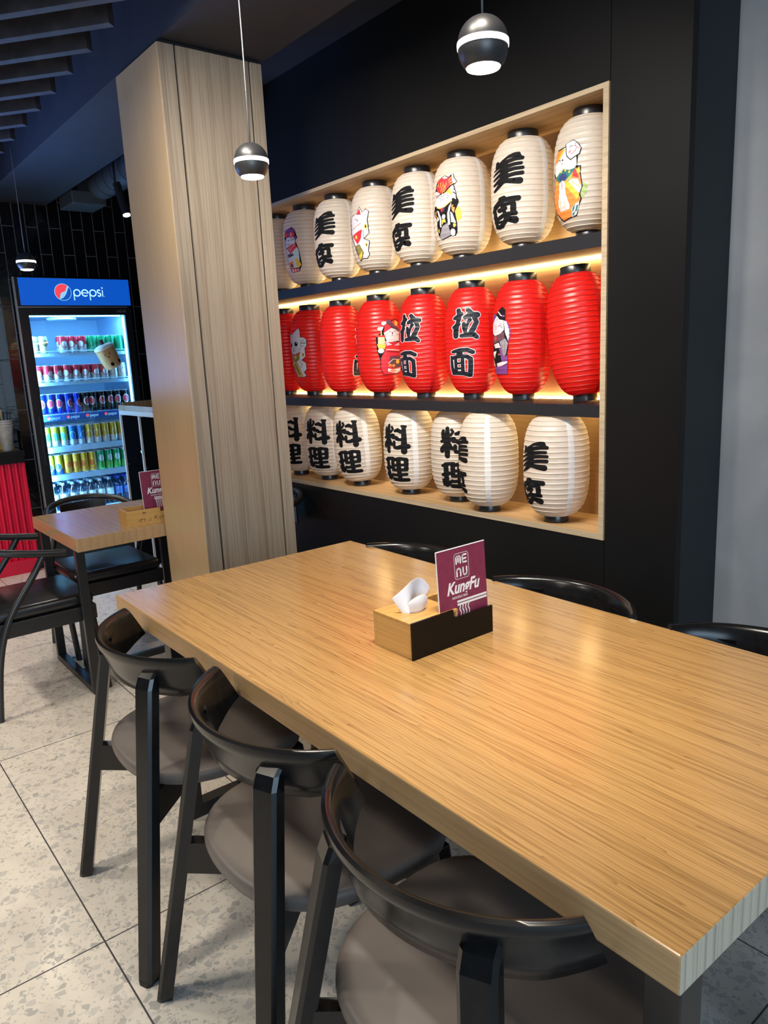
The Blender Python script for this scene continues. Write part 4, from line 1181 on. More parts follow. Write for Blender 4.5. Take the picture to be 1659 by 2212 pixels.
def make_chair(label, loc, group):
    t = thing('dining_chair', label, 'chair', loc, 0, group)
    obj('seat', seat_bm(), 'leather', t, smooth=True, angle=0.9)
    obj('backrest', backrest_bm(), 'lacquer', t, smooth=True, angle=0.8)
    for s in (-1, 1):
        obj('leg', rear_leg_bm(s), 'lacquer', t)
    for s in (-1, 1):
        b = B(); bar(b, (s * 0.225, 0.215, 0), (s * 0.195, 0.18, 0.425), 0.036, 0.034, 0.004)
        obj('leg', b, 'lacquer', t)
    for s in (-1, 1):
        b = B()
        p = Vector((s * 0.186, -0.232, 0)); q = Vector((-s * 0.20, 0.185, 0)); d = (q - p).normalized(); nn = Vector((-d.y, d.x, 0)) * 0.014
        z0, z1 = 0.345, 0.4245
        vs = [b.verts.new((e.x + k * nn.x, e.y + k * nn.y, z)) for z in (z0 + (0.0 if s > 0 else 0.002), z1 - (0 if s > 0 else 0.002)) for e, k in ((p, -1), (p, 1), (q, 1), (q, -1))]
        for f in ((0, 1, 2, 3), (4, 5, 6, 7), (0, 1, 5, 4), (1, 2, 6, 5), (2, 3, 7, 6), (3, 0, 4, 7)):
            b.faces.new([vs[i] for i in f])
        obj('seat_rail', b, 'lacquer', t)
    return t


CG = 'curved-back chairs around the long oak table'
ch0 = make_chair('black curved-back chair with taupe seat at the far left corner of the long oak table', (-1.840, 0.768, 0), CG)
ch0.rotation_euler[2] = math.radians(-1.5)
dup(ch0, (-1.262, 0.768, 0), math.radians(-1.5), 'black curved-back chair with taupe seat, middle one on the near side of the table')
dup(ch0, (-0.730, 0.747, 0), math.radians(2), 'black curved-back chair with taupe seat, closest to the viewer')
dup(ch0, (-1.935, 1.545, 0), PI + 0.03, 'black chair on the lantern side of the table, left of the menu card').scale = (1, 1, 0.984)
dup(ch0, (-1.300, 1.545, 0), PI, 'black chair on the lantern side of the table, right of the menu card').scale = (1, 1, 0.984)
dup(ch0, (-0.700, 1.545, 0), PI, 'black chair on the lantern side of the table before the grey plaster wall').scale = (1, 1, 0.984)

# ------------------------------------------------------------------ small table
st = thing('small_table', 'small square oak table with black metal frame against the column', 'table', (-3.580, 1.215, 0))
b = B(); box(b, -0.362, 0.348, -0.335, 0.335, 0.692, 0.75, bevel=0.002)
obj('tabletop', b, 'small_oak', st)
for sy in (-1, 1):
    for sx in (-0.315, 0.235):
        b = B(); box(b, sx - 0.014, sx + 0.014, sy * 0.30 - 0.02, sy * 0.30 + 0.02, 0.0, 0.692, bevel=0.0015)
        obj('leg', b, 'black_metal', st)
    b = B(); box(b, -0.301, 0.221, sy * 0.30 - 0.02, sy * 0.30 + 0.02, 0.0, 0.032, bevel=0.0015)
    obj('foot_rail', b, 'black_metal', st)
b = B(); box(b, -0.035, -0.005, -0.28, 0.28, 0.0, 0.03, bevel=0.0015)
obj('foot_rail', b, 'black_metal', st)

# ------------------------------------------------------------------ black tube armchairs
def make_armchair(label, loc, rz, group):
    t = thing('tube_armchair', label, 'chair', loc, rz, group)
    b = B(); box(b, -0.225, 0.225, -0.215, 0.225, 0.345, 0.412, bevel=0.004)
    obj('seat_frame', b, 'black_metal', t)
    b = B()
    box(b, -0.222, 0.222, -0.212, 0.222, 0.413, 0.468, bevel=0.024, seg=4)
    for v in b.verts:
        if v.co.z > 0.45:
            v.co.z += 0.012 * (1 - (v.co.x / 0.23) ** 2) * (1 - (v.co.y / 0.23) ** 2)
    obj('seat_cushion', b, 'black_leather', t, smooth=True)
    pts = [(0.228, 0.125, 0.672), (0.230, 0.02, 0.688), (0.226, -0.10, 0.712), (0.190, -0.215, 0.738), (0.105, -0.285, 0.756), (0, -0.305, 0.762)]
    path = pts + [(-x, y, z) for x, y, z in pts[-2::-1]]
    b = B(); tube(b, smooth_path(path, 6), 0.0165, 12)
    obj('armrest', b, 'black_metal', t, smooth=True, angle=0.9)
    b = B()
    n = 12
    for r_, zz in ((0.0, 0),):
        rows = []
        for z in (0.60, 0.745):
            for off in (0.0, 0.012):
                rows.append([b.verts.new((0.27 * math.sin(a) * 0.9, -0.285 + 0.27 * (1 - math.cos(a)) * 0.9 + off, z)) for a in [-0.52 + 1.04 * k / n for k in range(n + 1)]])
        for k in range(n):
            for i, j in ((0, 1), (1, 3), (3, 2), (2, 0)):
                b.faces.new((rows[i][k], rows[i][k + 1], rows[j][k + 1], rows[j][k]))
        for k in (0, n):
            b.faces.new((rows[0][k], rows[1][k], rows[3][k], rows[2][k]))
    obj('back_panel', b, 'black_metal', t)
    for s in (-1, 1):
        b = B(); tube(b, smooth_path([(s * 0.245, -0.235, 0.0), (s * 0.238, -0.200, 0.25), (s * 0.236, -0.14, 0.43), (s * 0.231, -0.02, 0.60), (s * 0.228, 0.030, 0.678)], 6), 0.0145, 12)
        obj('leg', b, 'black_metal', t, smooth=True, angle=0.9)
        b = B(); tube(b, [(s * 0.222, 0.235, 0.0), (s * 0.205, 0.205, 0.38)], 0.0145, 12)
        obj('leg', b, 'black_metal', t, smooth=True, angle=0.9)
    return t


AG = 'black tube armchairs around the small table'
ac = make_armchair('black tube armchair in front of the small table, at the left edge', (-3.595, 0.742, 0), 0, AG)
dup(ac, (-3.935, 1.20, 0), -PI / 2, 'black tube armchair at the fridge side of the small table, facing the column')
dup(ac, (-3.44, 1.787, 0), PI, 'black tube armchair behind the oak column, only its rounded back showing')

# ------------------------------------------------------------------ tissue and menu boxes
def menu_lettering(parent, yc, zc, s, x, sgn):
    """Flat white print on the card face (facing +x): block word in a rounded frame, shop name, noodle strokes."""
    b = B()
    sh = []
    def add(pts, wd):
        for p in stroke([(u, v + (0.019 if v > 0.005 else 0.031)) for u, v in pts], wd, 10):
            sh.append((p, 0, 0))
    # rounded frame
    fr = [(-0.024, 0.018), (-0.024, 0.072), (-0.020, 0.077), (0.020, 0.077), (0.024, 0.072), (0.024, 0.018), (0.020, 0.013), (-0.020, 0.013), (-0.024, 0.018)]
    for i in range(len(fr) - 1):
        add([fr[i], fr[i + 1]], 0.0011)
    # M E / N U in rounded block letters
    t = 0.0046
    add([(-0.0175, 0.052), (-0.0175, 0.068), (-0.014, 0.0705), (-0.0105, 0.068), (-0.0105, 0.056)], t); add([(-0.0105, 0.068), (-0.007, 0.0705), (-0.0035, 0.068), (-0.0035, 0.052)], t)
    add([(0.0170, 0.0705), (0.006, 0.0705), (0.004, 0.066), (0.004, 0.056), (0.006, 0.052), (0.0170, 0.052)], t); add([(0.005, 0.061), (0.0155, 0.061)], t)
    add([(-0.0170, 0.020), (-0.0170, 0.034), (-0.014, 0.0385), (-0.008, 0.0385), (-0.0045, 0.034), (-0.0045, 0.020)], t)
    add([(0.0045, 0.0385), (0.0045, 0.025), (0.0075, 0.020), (0.0135, 0.020), (0.0165, 0.025), (0.0165, 0.0385)], t)
    # noodle bands
    for z in (-0.0235, -0.0315):
        sh.append(([(-0.022, z - 0.003), (0.081, z - 0.003), (0.081, z + 0.0025), (-0.022, z + 0.0025)], 0, 0))
    for k in range(4):
        xx = -0.012 + k * 0.0095
        add([(xx, -0.066), (xx - 0.003, -0.074), (xx + 0.0015, -0.084), (xx - 0.001, -0.094), (xx + 0.002, -0.104)], 0.0036)
    flat_shapes(b, sh, lambda u, v, l: (0.0009, u * s, v * s))
    obj('lettering', b, 'menu_white', parent)
    for txt, size, zz, shear, off, yo in (('KungFu', 0.042, 0.011, 0.32, 0.0013, 0.0), ('NOODLE BAR', 0.0085, -0.0125, 0.2, 0.0001, -0.012)):
        me = text_mesh(txt, size * s, shear, off * s)
        me.materials.append(M['menu_white'])
        for v in me.vertices:
            v.co = Vector((0.0009, yo * s + v.co.x * (0.86 if size > 0.02 else 1), zz * s + v.co.y))
        mobj('lettering', me, parent)


# box on the long table
bxo = thing('tissue_box', 'bamboo tissue box with black acrylic front on the long oak table', 'box', (-1.330, 1.187, 0.7501))
b = B()
box(b, -0.062, 0.072, -0.131, -0.122, 0, 0.082, bevel=0.001); box(b, -0.062, 0.072, 0.122, 0.131, 0, 0.060, bevel=0.001)
box(b, -0.072, -0.063, -0.131, 0.131, 0, 0.082, bevel=0.001); box(b, -0.062, 0.072, -0.121, 0.121, 0, 0.006)
box(b, -0.062, 0.072, 0.012, 0.020, 0, 0.082, bevel=0.001)
obj('box_body', b, 'bamboo_x', bxo)
b = B()
for a, c, d, e in ((-0.072, 0.072, -0.131, -0.086), (-0.072, 0.072, -0.034, 0.020), (-0.072, -0.028, -0.086, -0.034), (0.012, 0.072, -0.086, -0.034)):
    box(b, a, c, d, e, 0.0825, 0.088)
obj('lid', b, 'bamboo', bxo)
b = B(); prism(b, [(-0.135, 0), (0.135, 0), (0.135, 0.071), (-0.001, 0.071), (-0.001, 0.092), (-0.135, 0.092)], 'x', 0.074, 0.079)
obj('front_plate', b, 'acrylic', bxo)
# tissue standing out of the slot
b = B()
N = 13
grid = []
for i in range(N):
    u = i / (N - 1)
    row = []
    for j in range(N):
        v = j / (N - 1)
        spread = 0.6 + 0.62 * v
        y = -0.062 + (u - 0.5) * 0.098 * spread + 0.004 * v
        topz = 0.082 + 0.080 * (0.40 + 0.60 * math.sin(PI * (0.10 + 0.62 * u)))
        z = 0.080 + (topz - 0.080) * v
        if u > 0.86:
            z -= 0.022 * (u - 0.86) / 0.14 * v
        x = -0.010 + 0.018 * math.sin(u * 5.2 + 0.5) * (1 - 0.45 * v) + 0.020 * v * (u - 0.4)
        row.append(b.verts.new((x, y, z)))
    grid.append(row)
for i in range(N - 1):
    for j in range(N - 1):
        b.faces.new((grid[i][j], grid[i + 1][j], grid[i + 1][j + 1], grid[i][j + 1]))
g2 = []
for i in range(9):
    u = i / 8
    row = []
    for j in range(9):
        v = j / 8
        y = -0.058 + (u - 0.5) * 0.060 * (0.75 + 0.35 * v)
        z = 0.080 + (0.052 * math.sin(PI * (0.22 + 0.56 * u)) ** 0.8) * v
        x = 0.006 + 0.011 * math.sin(PI * u) + 0.010 * math.sin(v * 2.2)
        row.append(b.verts.new((x, y, z)))
    g2.append(row)
for i in range(8):
    for j in range(8):
        b.faces.new((g2[i][j], g2[i + 1][j], g2[i + 1][j + 1], g2[i][j + 1]))
ts = obj('tissue', b, 'tissue', None, smooth=True, loc=(-1.330, 1.187, 0.7501))
tag(ts, 'white embossed tissue pulled up from the slot of the bamboo box', 'tissue')
so = ts.modifiers.new('thickness', 'SOLIDIFY'); so.thickness = 0.0006
sb = ts.modifiers.new('soft', 'SUBSURF'); sb.levels = 1; sb.render_levels = 2


def menu_card(label, loc, ry, w, h, s, rz=0.0):
    t = thing('menu_card', label, 'menu', loc, 0)
    t.rotation_euler = (0, ry, rz)
    b = B(); box(b, -0.0008, 0.0006, -w / 2, w / 2, -0.11 * s, h - 0.11 * s)
    obj('card', b, 'maroon', t)
    b = B(); 
    for a, c, d, e in ((-w / 2, w / 2, h - 0.11 * s - 0.0016, h - 0.11 * s + 0.0004), ):
        box(b, -0.0012, 0.0010, a, c, d, e)
    box(b, -0.0012, 0.0010, -w / 2 - 0.0004, -w / 2 + 0.0016, -0.11 * s, h - 0.11 * s)
    obj('card_edge', b, 'menu_white', t)
    menu_lettering(t, 0, 0, s, 0, 1)
    return t


menu_card('maroon menu card standing in the bamboo box on the long oak table', (-1.268, 1.236, 0.876), math.radians(-3), 0.166, 0.222, 1.0)

# box on the small table
b2 = thing('wooden_box', 'open wooden box with a burnt-in drawing on the small table', 'box', (-3.352, 1.265, 0.7501), math.radians(-4))
b = B()
box(b, -0.060, 0.060, -0.135, -0.127, 0, 0.068, bevel=0.001); box(b, -0.060, 0.060, 0.127, 0.135, 0, 0.068, bevel=0.001)
box(b, -0.060, -0.052, -0.127, 0.127, 0, 0.068, bevel=0.001); box(b, -0.052, 0.060, -0.127, 0.127, 0, 0.006)
obj('box_body', b, 'bamboo', b2)
b = B(); prism(b, [(-0.135, 0), (0.135, 0), (0.135, 0.050), (0.02, 0.050), (0.02, 0.068), (-0.135, 0.068)], 'x', 0.060, 0.067)
obj('front_board', b, 'bamboo', b2)
b = B()
sh = []
for pts, wd in (([(-0.062, 0.052), (-0.056, 0.0555), (-0.049, 0.052)], 0.004), ([(-0.058, 0.043), (-0.054, 0.040)], 0.0012), ([(-0.058, 0.047), (-0.0575, 0.043)], 0.001),
                ([(-0.085, 0.018), (-0.070, 0.026), (-0.052, 0.024)], 0.0022), ([(-0.070, 0.026), (-0.074, 0.010)], 0.0018), ([(-0.055, 0.022), (-0.060, 0.012)], 0.0016), ([(-0.040, 0.018), (-0.034, 0.016)], 0.0016), ([(-0.028, 0.026), (-0.029, 0.014)], 0.0018),
                ([(-0.006, 0.036), (-0.010, 0.018)], 0.002), ([(0.006, 0.034), (-0.007, 0.026), (0.006, 0.018)], 0.0018), ([(0.012, 0.028), (0.012, 0.021), (0.020, 0.022), (0.022, 0.029)], 0.0015), ([(0.027, 0.020), (0.028, 0.029), (0.036, 0.028), (0.036, 0.020)], 0.0015), ([(0.044, 0.022), (0.044, 0.036), (0.060, 0.036)], 0.0018), ([(0.044, 0.029), (0.056, 0.029)], 0.0015)):
    for p in stroke(pts, wd, 8):
        sh.append((p, 0, 0))
flat_shapes(b, sh, lambda u, v, l: (0.0675, u, v))
obj('burnt_drawing', b, 'plush_brown', b2)
menu_card('maroon patterned menu card standing in the wooden box on the small table', (-3.372, 1.312, 0.874), math.radians(-6), 0.150, 0.205, 0.92, math.radians(-3))

# ------------------------------------------------------------------ drinks fridge
FX, FY0, FY1 = -5.84, 1.412, 2.226
fr = thing('drinks_fridge', 'tall black glass-door drinks fridge with lit blue header sign', 'fridge', (0, 0, 0))
XB = -6.52
b = B()
box(b, XB, FX - 0.03, FY0, FY0 + 0.045, 0.08, 1.885); box(b, XB, FX - 0.03, FY1 - 0.045, FY1, 0.08, 1.885)
box(b, XB, FX - 0.03, FY0, FY1, 1.87, 2.11); box(b, XB - 0.03, XB, FY0, FY1, 0.08, 2.11); box(b, XB, FX - 0.03, FY0, FY1, 0.08, 0.24)
obj('cabinet', b, 'fridge_black', fr)
b = B()
y0, y1 = FY0 + 0.046, FY1 - 0.046
box(b, XB, XB + 0.012, y0, y1, 0.241, 1.869); box(b, XB, FX - 0.032, y0, y0 + 0.008, 0.241, 1.869); box(b, XB, FX - 0.032, y1 - 0.008, y1, 0.241, 1.869)
box(b, XB, FX - 0.032, y0, y1, 0.241, 0.25); box(b, XB, FX - 0.032, y0, y1, 1.852, 1.869)
lin = obj('liner', b, 'fridge_white', fr)
b = B(); lathe(b, [(0.105, 0.0), (0.105, 0.012), (0.09, 0.018), (0.0001, 0.020)], 32)
for k in range(8):
    a = k * PI / 4
    box(b, -0.09, 0.09, -0.002 + k * 0.02 - 0.07, 0.002 + k * 0.02 - 0.07, -0.003, 0.0)
obj('fan_grille', b, 'fridge_white', fr, loc=(-6.05, 1.76, 1.828))
b = B(); prism(b, [(0, 0), (0.30, 0), (0.30, 0.05), (0, 0.05)], 'y', 0, 0.001)
b.free()
b = B()
box(b, FX - 0.03, FX, FY0 + 0.004, FY0 + 0.068, 0.10, 1.900); box(b, FX - 0.03, FX, FY1 - 0.055, FY1 - 0.004, 0.10, 1.900)
box(b, FX - 0.03, FX, FY0 + 0.068, FY1 - 0.055, 1.848, 1.900); box(b, FX - 0.03, FX, FY0 + 0.068, FY1 - 0.055, 0.10, 0.262)
df = obj('door', b, 'fridge_black', fr)
obj('door_glass', bx(FX - 0.018, FX - 0.012, FY0 + 0.068, FY1 - 0.055, 0.262, 1.848), 'glass', df)
b = B(); box(b, FX, FX + 0.022, FY0 + 0.034, FY0 + 0.046, 0.78, 1.13, bevel=0.003)
obj('handle', b, 'fridge_black', df)
me = text_mesh('UGUR', 0.026, 0, 0.0006); me.materials.append(M['chrome'])
for v in me.vertices:
    v.co = Vector((FX + 0.001, 2.145 + v.co.x, 1.874 + v.co.y))
mobj('maker_lettering', me, df)
b = B(); box(b, FX - 0.03, FX - 0.002, FY0 - 0.007, FY0 + 0.003, 0.05, 2.112); box(b, FX - 0.03, FX - 0.001, FY0, FY1 - 0.03, 1.902, 1.909)
obj('trim_strip', b, 'chrome', fr)
b = B(); box(b, XB, FX - 0.05, FY0, FY1, 0.012, 0.08)
obj('plinth', b, 'fridge_black', fr)
for z in (0,):
    b = B()
    for yy in (FY0 + 0.06, FY1 - 0.06):
        lathe(b, [(0.02, 0), (0.02, 0.013)], 12, (FX - 0.1, yy, 0)); lathe(b, [(0.02, 0), (0.02, 0.013)], 12, (XB + 0.1, yy, 0))
    obj('foot', b, 'fridge_black', fr)
# header
b = B(); box(b, FX - 0.03, FX - 0.003, FY0 + 0.006, FY1, 1.912, 2.112)
obj('header_frame', b, 'fridge_black', fr)
hd = obj('header_sign', bx(FX - 0.003, FX + 0.004, FY0 + 0.026, FY1 - 0.002, 1.918, 2.106), 'header_blue', fr)


def hpt(u, v, l):
    return (FX + 0.0046 + 0.0005 * l, u, v)


gc = (1.733, 2.010); gr = 0.060
b = B()
sh = []
circ = [(gc[0] + gr * math.cos(2 * PI * k / 48), gc[1] + gr * math.sin(2 * PI * k / 48)) for k in range(48)]
sh.append((circ, 0, 1))
def rot(u, v, a=math.radians(40)):
    return (gc[0] + gr * 0.94 * (u * math.cos(a) - v * math.sin(a)), gc[1] + gr * 0.94 * (u * math.sin(a) + v * math.cos(a)))
# red cap, white wave, blue lower part, in the globe's tilted frame
red = [(math.cos(a), math.sin(a)) for a in [math.radians(12 + (180 - 12 + 20) * k / 24) for k in range(25)]]
redb = [(-0.72 + 1.5 * k / 10, -0.22 + 0.42 * (k / 10) + 0.16 * math.sin(k / 10 * PI * 2)) for k in range(1, 10)]
sh.append(([rot(u, v) for u, v in red] + [rot(u, v) for u, v in redb], 2, 0))
blue = [(math.cos(a), math.sin(a)) for a in [math.radians(-158 + 158 * k / 24) for k in range(25)]]
blueb = [(0.75 - 1.4 * k / 10, -0.10 - 0.42 * (k / 10) - 0.12 * math.sin(k / 10 * PI)) for k in range(1, 10)]
sh.append(([rot(u, v) for u, v in blue] + [rot(u, v) for u, v in blueb], 2, 2))
flat_shapes(b, sh, hpt)
obj('emblem', b, ['header_red', 'header_pale', 'header_deep'], hd)
b = B()
sh = []
def arc(cx, cy, r, a0, a1, n=18):
    return [(cx + r * math.cos(math.radians(a0 + (a1 - a0) * k / n)), cy + r * math.sin(math.radians(a0 + (a1 - a0) * k / n))) for k in range(n + 1)]
lw = 0.0078; xh = 0.0225; bz = 2.006
def add(pts):
    for p in stroke(pts, lw, 10):
        sh.append((p, 0, 0))
x = 1.832
add(arc(x, bz, xh, 180, -180)); add([(x - xh, bz), (x - xh, bz - 0.050)])            # p
x = 1.889
add(arc(x, bz, xh, 0, 310)); add([(x - xh, bz), (x + xh, bz)])                       # e
x = 1.947
add(arc(x, bz, xh, 180, -180)); add([(x - xh, bz), (x - xh, bz - 0.050)])            # p
x = 1.992
add(arc(x, bz + 0.0112, 0.0112, 40, 270, 12) + arc(x, bz - 0.0112, 0.0112, 90, -140, 12))   # s
x = 2.018
add([(x, bz - xh), (x, bz + xh * 0.85)]); sh.append((ell(x, bz + xh * 1.65, 0.006, 0.006), 0, 0))     # i
sh.append((ell(2.030, bz - xh, 0.0025, 0.0025), 0, 0))
flat_shapes(b, sh, hpt)
obj('header_lettering', b, 'header_white', hd)
# shelves
SH = [1.583, 1.372, 1.138, 0.894, 0.682]
for k, z in enumerate(SH):
    b = B()
    xf, xb = FX - 0.075, XB + 0.05
    for j in range(26):
        yy = y0 + 0.02 + (y1 - y0 - 0.04) * j / 25
        box(b, xb, xf, yy - 0.002, yy + 0.002, z - 0.006, z - 0.001)
    box(b, xf - 0.004, xf, y0 + 0.012, y1 - 0.012, z - 0.026, z - 0.001)
    box(b, xf - 0.30, xf - 0.296, y0 + 0.012, y1 - 0.012, z - 0.01, z - 0.006)
    if k < 2:
        tube(b, [(xf, y0 + 0.015, z + 0.012), (xf, y1 - 0.015, z + 0.012)], 0.003, 6); tube(b, [(xf, y1 - 0.015, z + 0.012), (xf, y1 - 0.015, z - 0.02)], 0.003, 6)
    s = obj('shelf', b, 'fridge_white', fr)
    if k == 2:
        b = B(); box(b, xf, xf + 0.006, y0 + 0.02, y1 - 0.012, z - 0.052, z - 0.008)
        st2 = obj('price_strip', b, 'strip_blue', s)
        b = B(); sh = []
        for j in range(5):
            yc = y0 + 0.075 + j * 0.142
            for pl, li in ((ell(yc, z - 0.030, 0.0125, 0.0125), 1), ([(yc + 0.0125 * math.cos(a), z - 0.030 + 0.0125 * math.sin(a)) for a in [math.radians(30 + 190 * q / 12) for q in range(13)]], 0)):
                sh.append((pl, 1 - li, li))
        flat_shapes(b, sh, lambda u, v, l: (xf + 0.0066 + 0.0004 * l, u, v))
        obj('emblem', b, ['header_red', 'menu_white'], st2)
        for j in range(5):
            me = text_mesh('pepsi', 0.032, 0, 0.0); me.materials.append(M['header_pale'])
            for v in me.vertices:
                v.co = Vector((xf + 0.0068, y0 + 0.125 + j * 0.142 + v.co.x, z - 0.030 + v.co.y))
            mobj('lettering', me, st2)
    elif k > 2:
        b = B(); box(b, xf, xf + 0.005, y0 + 0.012, y1 - 0.012, z - 0.045, z - 0.004)
        obj('price_strip', b, 'fridge_white', s)
b = B()
box(b, FX - 0.056, FX - 0.046, y0 + 0.012, y0 + 0.020, 0.28, 1.84); obj('light_strip', b, 'fridge_led', fr)
b = B(); box(b, FX - 0.056, FX - 0.046, y1 - 0.016, y1 - 0.011, 0.28, 1.84)
box(b, FX - 0.06, FX - 0.05, y0 + 0.03, y1 - 0.03, 1.841, 1.846)
obj('light_strip', b, 'fridge_led_soft', fr)
area('fridge_lamp', (FX - 0.065, (y0 + y1) / 2, 1.832), (XB + 0.15, (y0 + y1) / 2, 0.9), 0.62, 0.03, 3.4, (0.27, 0.66, 1.0))
area('fridge_lamp', (FX - 0.050, y0 + 0.03, 1.05), (XB + 0.1, y1 - 0.1, 1.05), 0.03, 1.5, 4.5, (0.27, 0.66, 1.0))
b = B(); box(b, FX - 0.048, FX - 0.036, y0 + 0.03, y1 - 0.03, 0.266, 0.274)
obj('light_strip', b, 'fridge_led', fr)

# cans
def can_parts(h, r):
    b = B(); lathe(b, [(r * 0.80, 0.0), (r * 0.86, 0.002), (r, 0.010), (r, h - 0.013), (r * 0.86, h - 0.003), (r * 0.82, h - 0.003)], 20)
    c = B(); lathe(c, [(r * 0.80, h - 0.0028), (r * 0.875, h - 0.0026), (r * 0.875, h), (r * 0.82, h), (r * 0.80, h - 0.003), (0.001, h - 0.003)], 18)
    return b, c


CAN = {
    'red': can_mat('can_red', (0.62, 0.03, 0.06), (0.70, 0.74, 0.78), (0.75, 0.05, 0.08), (0.72, 0.82, 0.9), 0.48, True, 0.52),
    'green': can_mat('can_green', (0.02, 0.36, 0.16), (0.03, 0.42, 0.2), (0.02, 0.36, 0.16), (0.75, 0.04, 0.06), 0.3, False),
    'cream': can_mat('can_cream', (0.62, 0.75, 0.62), (0.72, 0.78, 0.66), (0.6, 0.62, 0.5), (0.16, 0.22, 0.16), 0.4, True, 0.6),
    'pinkwhite': can_mat('can_pinkwhite', (0.72, 0.68, 0.66), (0.75, 0.72, 0.66), (0.8, 0.25, 0.3), (0.72, 0.72, 0.66), 0.4, True, 0.5),
    'blue': can_mat('can_blue', (0.008, 0.04, 0.55), (0.008, 0.05, 0.6), (0.6, 0.75, 0.95), (0.6, 0.06, 0.12), 0.5, True, 0.52),
    'black': can_mat('can_black', (0.006, 0.008, 0.012), (0.01, 0.012, 0.018), (0.62, 0.75, 0.9), (0.55, 0.07, 0.1), 0.5, True, 0.56),
    'lime': can_mat('can_lime', (0.52, 0.62, 0.04), (0.6, 0.74, 0.8), (0.35, 0.75, 0.6), (0.10, 0.55, 0.45), 0.30, True, 0.5),
    'azure': can_mat('can_azure', (0.02, 0.20, 0.62), (0.55, 0.68, 0.8), (0.45, 0.7, 0.9), (0.04, 0.22, 0.62), 0.28, True, 0.5),
    'gold': can_mat('can_gold', (0.55, 0.38, 0.04), (0.6, 0.62, 0.62), (0.7, 0.65, 0.5), (0.55, 0.33, 0.05), 0.36, True, 0.48),
    'lemon': can_mat('can_lemon', (0.62, 0.58, 0.05), (0.05, 0.12, 0.45), (0.75, 0.7, 0.2), (0.08, 0.15, 0.5), 0.3, True, 0.4),
    'orange': can_mat('can_orange', (0.68, 0.42, 0.03), (0.62, 0.30, 0.03), (0.75, 0.62, 0.08), (0.70, 0.18, 0.03), 0.3, True, 0.45),
    'emerald': can_mat('can_emerald', (0.01, 0.36, 0.14), (0.10, 0.45, 0.10), (0.02, 0.33, 0.14), (0.6, 0.75, 0.7), 0.4, True, 0.62),
}
protos = {}


def can(kind, h, r, x, y, z, rz, label, group):
    key = (kind, h)
    if key not in protos:
        t = thing('drink_can', label, 'can', (x, y, z), rz, group)
        b, c = can_parts(h, r)
        obj('can_body', b, CAN[kind], t, smooth=True, angle=0.7)
        obj('can_lid', c, 'can_lid', t, smooth=True, angle=0.7)
        protos[key] = t
    else:
        dup(protos[key], (x, y, z), rz, label, group)


ya, yb_ = y0 + 0.052, y1 - 0.042
def row(seq, h, r, z, depth, names, shelf):
    n = len(seq)
    for i, kd in enumerate(seq):
        if kd is None:
            continue
        y = ya + (yb_ - ya) * i / (n - 1)
        for d in range(depth):
            x = FX - 0.115 - d * (2 * r + 0.003)
            rz = PI / 2 + (random.uniform(-0.75, 0.75) if d == 0 else random.uniform(-PI, PI))
            can(kd, h, r, x, y, z, rz, names[kd], names[kd].replace('drink can', 'drink cans'))


row(['cream', 'cream', None, 'red', 'red', 'red', 'green', 'green', 'green', 'green'], 0.122, 0.0318, SH[0], 2,
    {'cream': 'tall pale cream drink can on the top fridge shelf', 'red': 'red and silver drink can on the top fridge shelf', 'green': 'green drink can on the top fridge shelf'}, 1)
row(['red', 'red', 'red', 'red', 'red', 'red', 'red', 'red', 'pinkwhite', 'pinkwhite'], 0.122, 0.0318, SH[1], 2,
    {'red': 'red and silver drink can on the second fridge shelf', 'pinkwhite': 'white drink can with red print on the second fridge shelf'}, 2)
row(['blue', 'blue', 'blue', 'blue', 'blue', 'black', 'black', 'black', 'black', 'black', 'black'], 0.146, 0.0290, SH[2], 3,
    {'blue': 'blue cola drink can on the fridge shelf with the blue strip', 'black': 'black cola drink can on the fridge shelf with the blue strip'}, 3)
row(['lime', 'lime', 'lime', 'azure', 'azure', 'gold', 'gold', 'gold', 'gold', 'gold', 'gold'], 0.146, 0.0290, SH[3], 5,
    {'lime': 'lime yellow drink can on the fourth fridge shelf', 'azure': 'bright blue drink can on the fourth fridge shelf', 'gold': 'golden drink can on the fourth fridge shelf'}, 4)
row(['lemon', 'lemon', 'orange', 'orange', 'orange', 'orange', 'emerald', 'emerald', 'emerald', 'emerald', 'emerald'], 0.146, 0.0290, SH[4], 5,
    {'lemon': 'yellow and navy drink can on the fifth fridge shelf', 'orange': 'orange and yellow drink can on the fifth fridge shelf', 'emerald': 'emerald green drink can on the fifth fridge shelf'}, 5)

# bottles on the fridge floor
def bottle(x, y, z, blue, label, group):
    key = 'bottle' + str(blue)
    if key not in protos:
        t = thing('water_bottle', label, 'bottle', (x, y, z), 0, group)
        b = B(); lathe(b, [(0.026, 0), (0.031, 0.004), (0.031, 0.05), (0.029, 0.055), (0.031, 0.06), (0.031, 0.135), (0.026, 0.158), (0.014, 0.182), (0.0125, 0.19)], 20)
        obj('bottle_body', b, 'bottle_clear', t, smooth=True, angle=0.8)
        b = B(); lathe(b, [(0.014, 0.188), (0.0155, 0.189), (0.0155, 0.206), (0.0145, 0.208)], 16)
        obj('cap', b, 'cap_blue' if blue else 'cap_pale', t, smooth=True, angle=0.6)
        b = B(); lathe(b, [(0.0316, 0.07), (0.0316, 0.125)], 20, cap=False)
        obj('wrap_label', b, 'bottle_label_blue' if blue else 'bottle_label', t, smooth=True)
        protos[key] = t
    else:
        dup(protos[key], (x, y, z), 0, label, group)


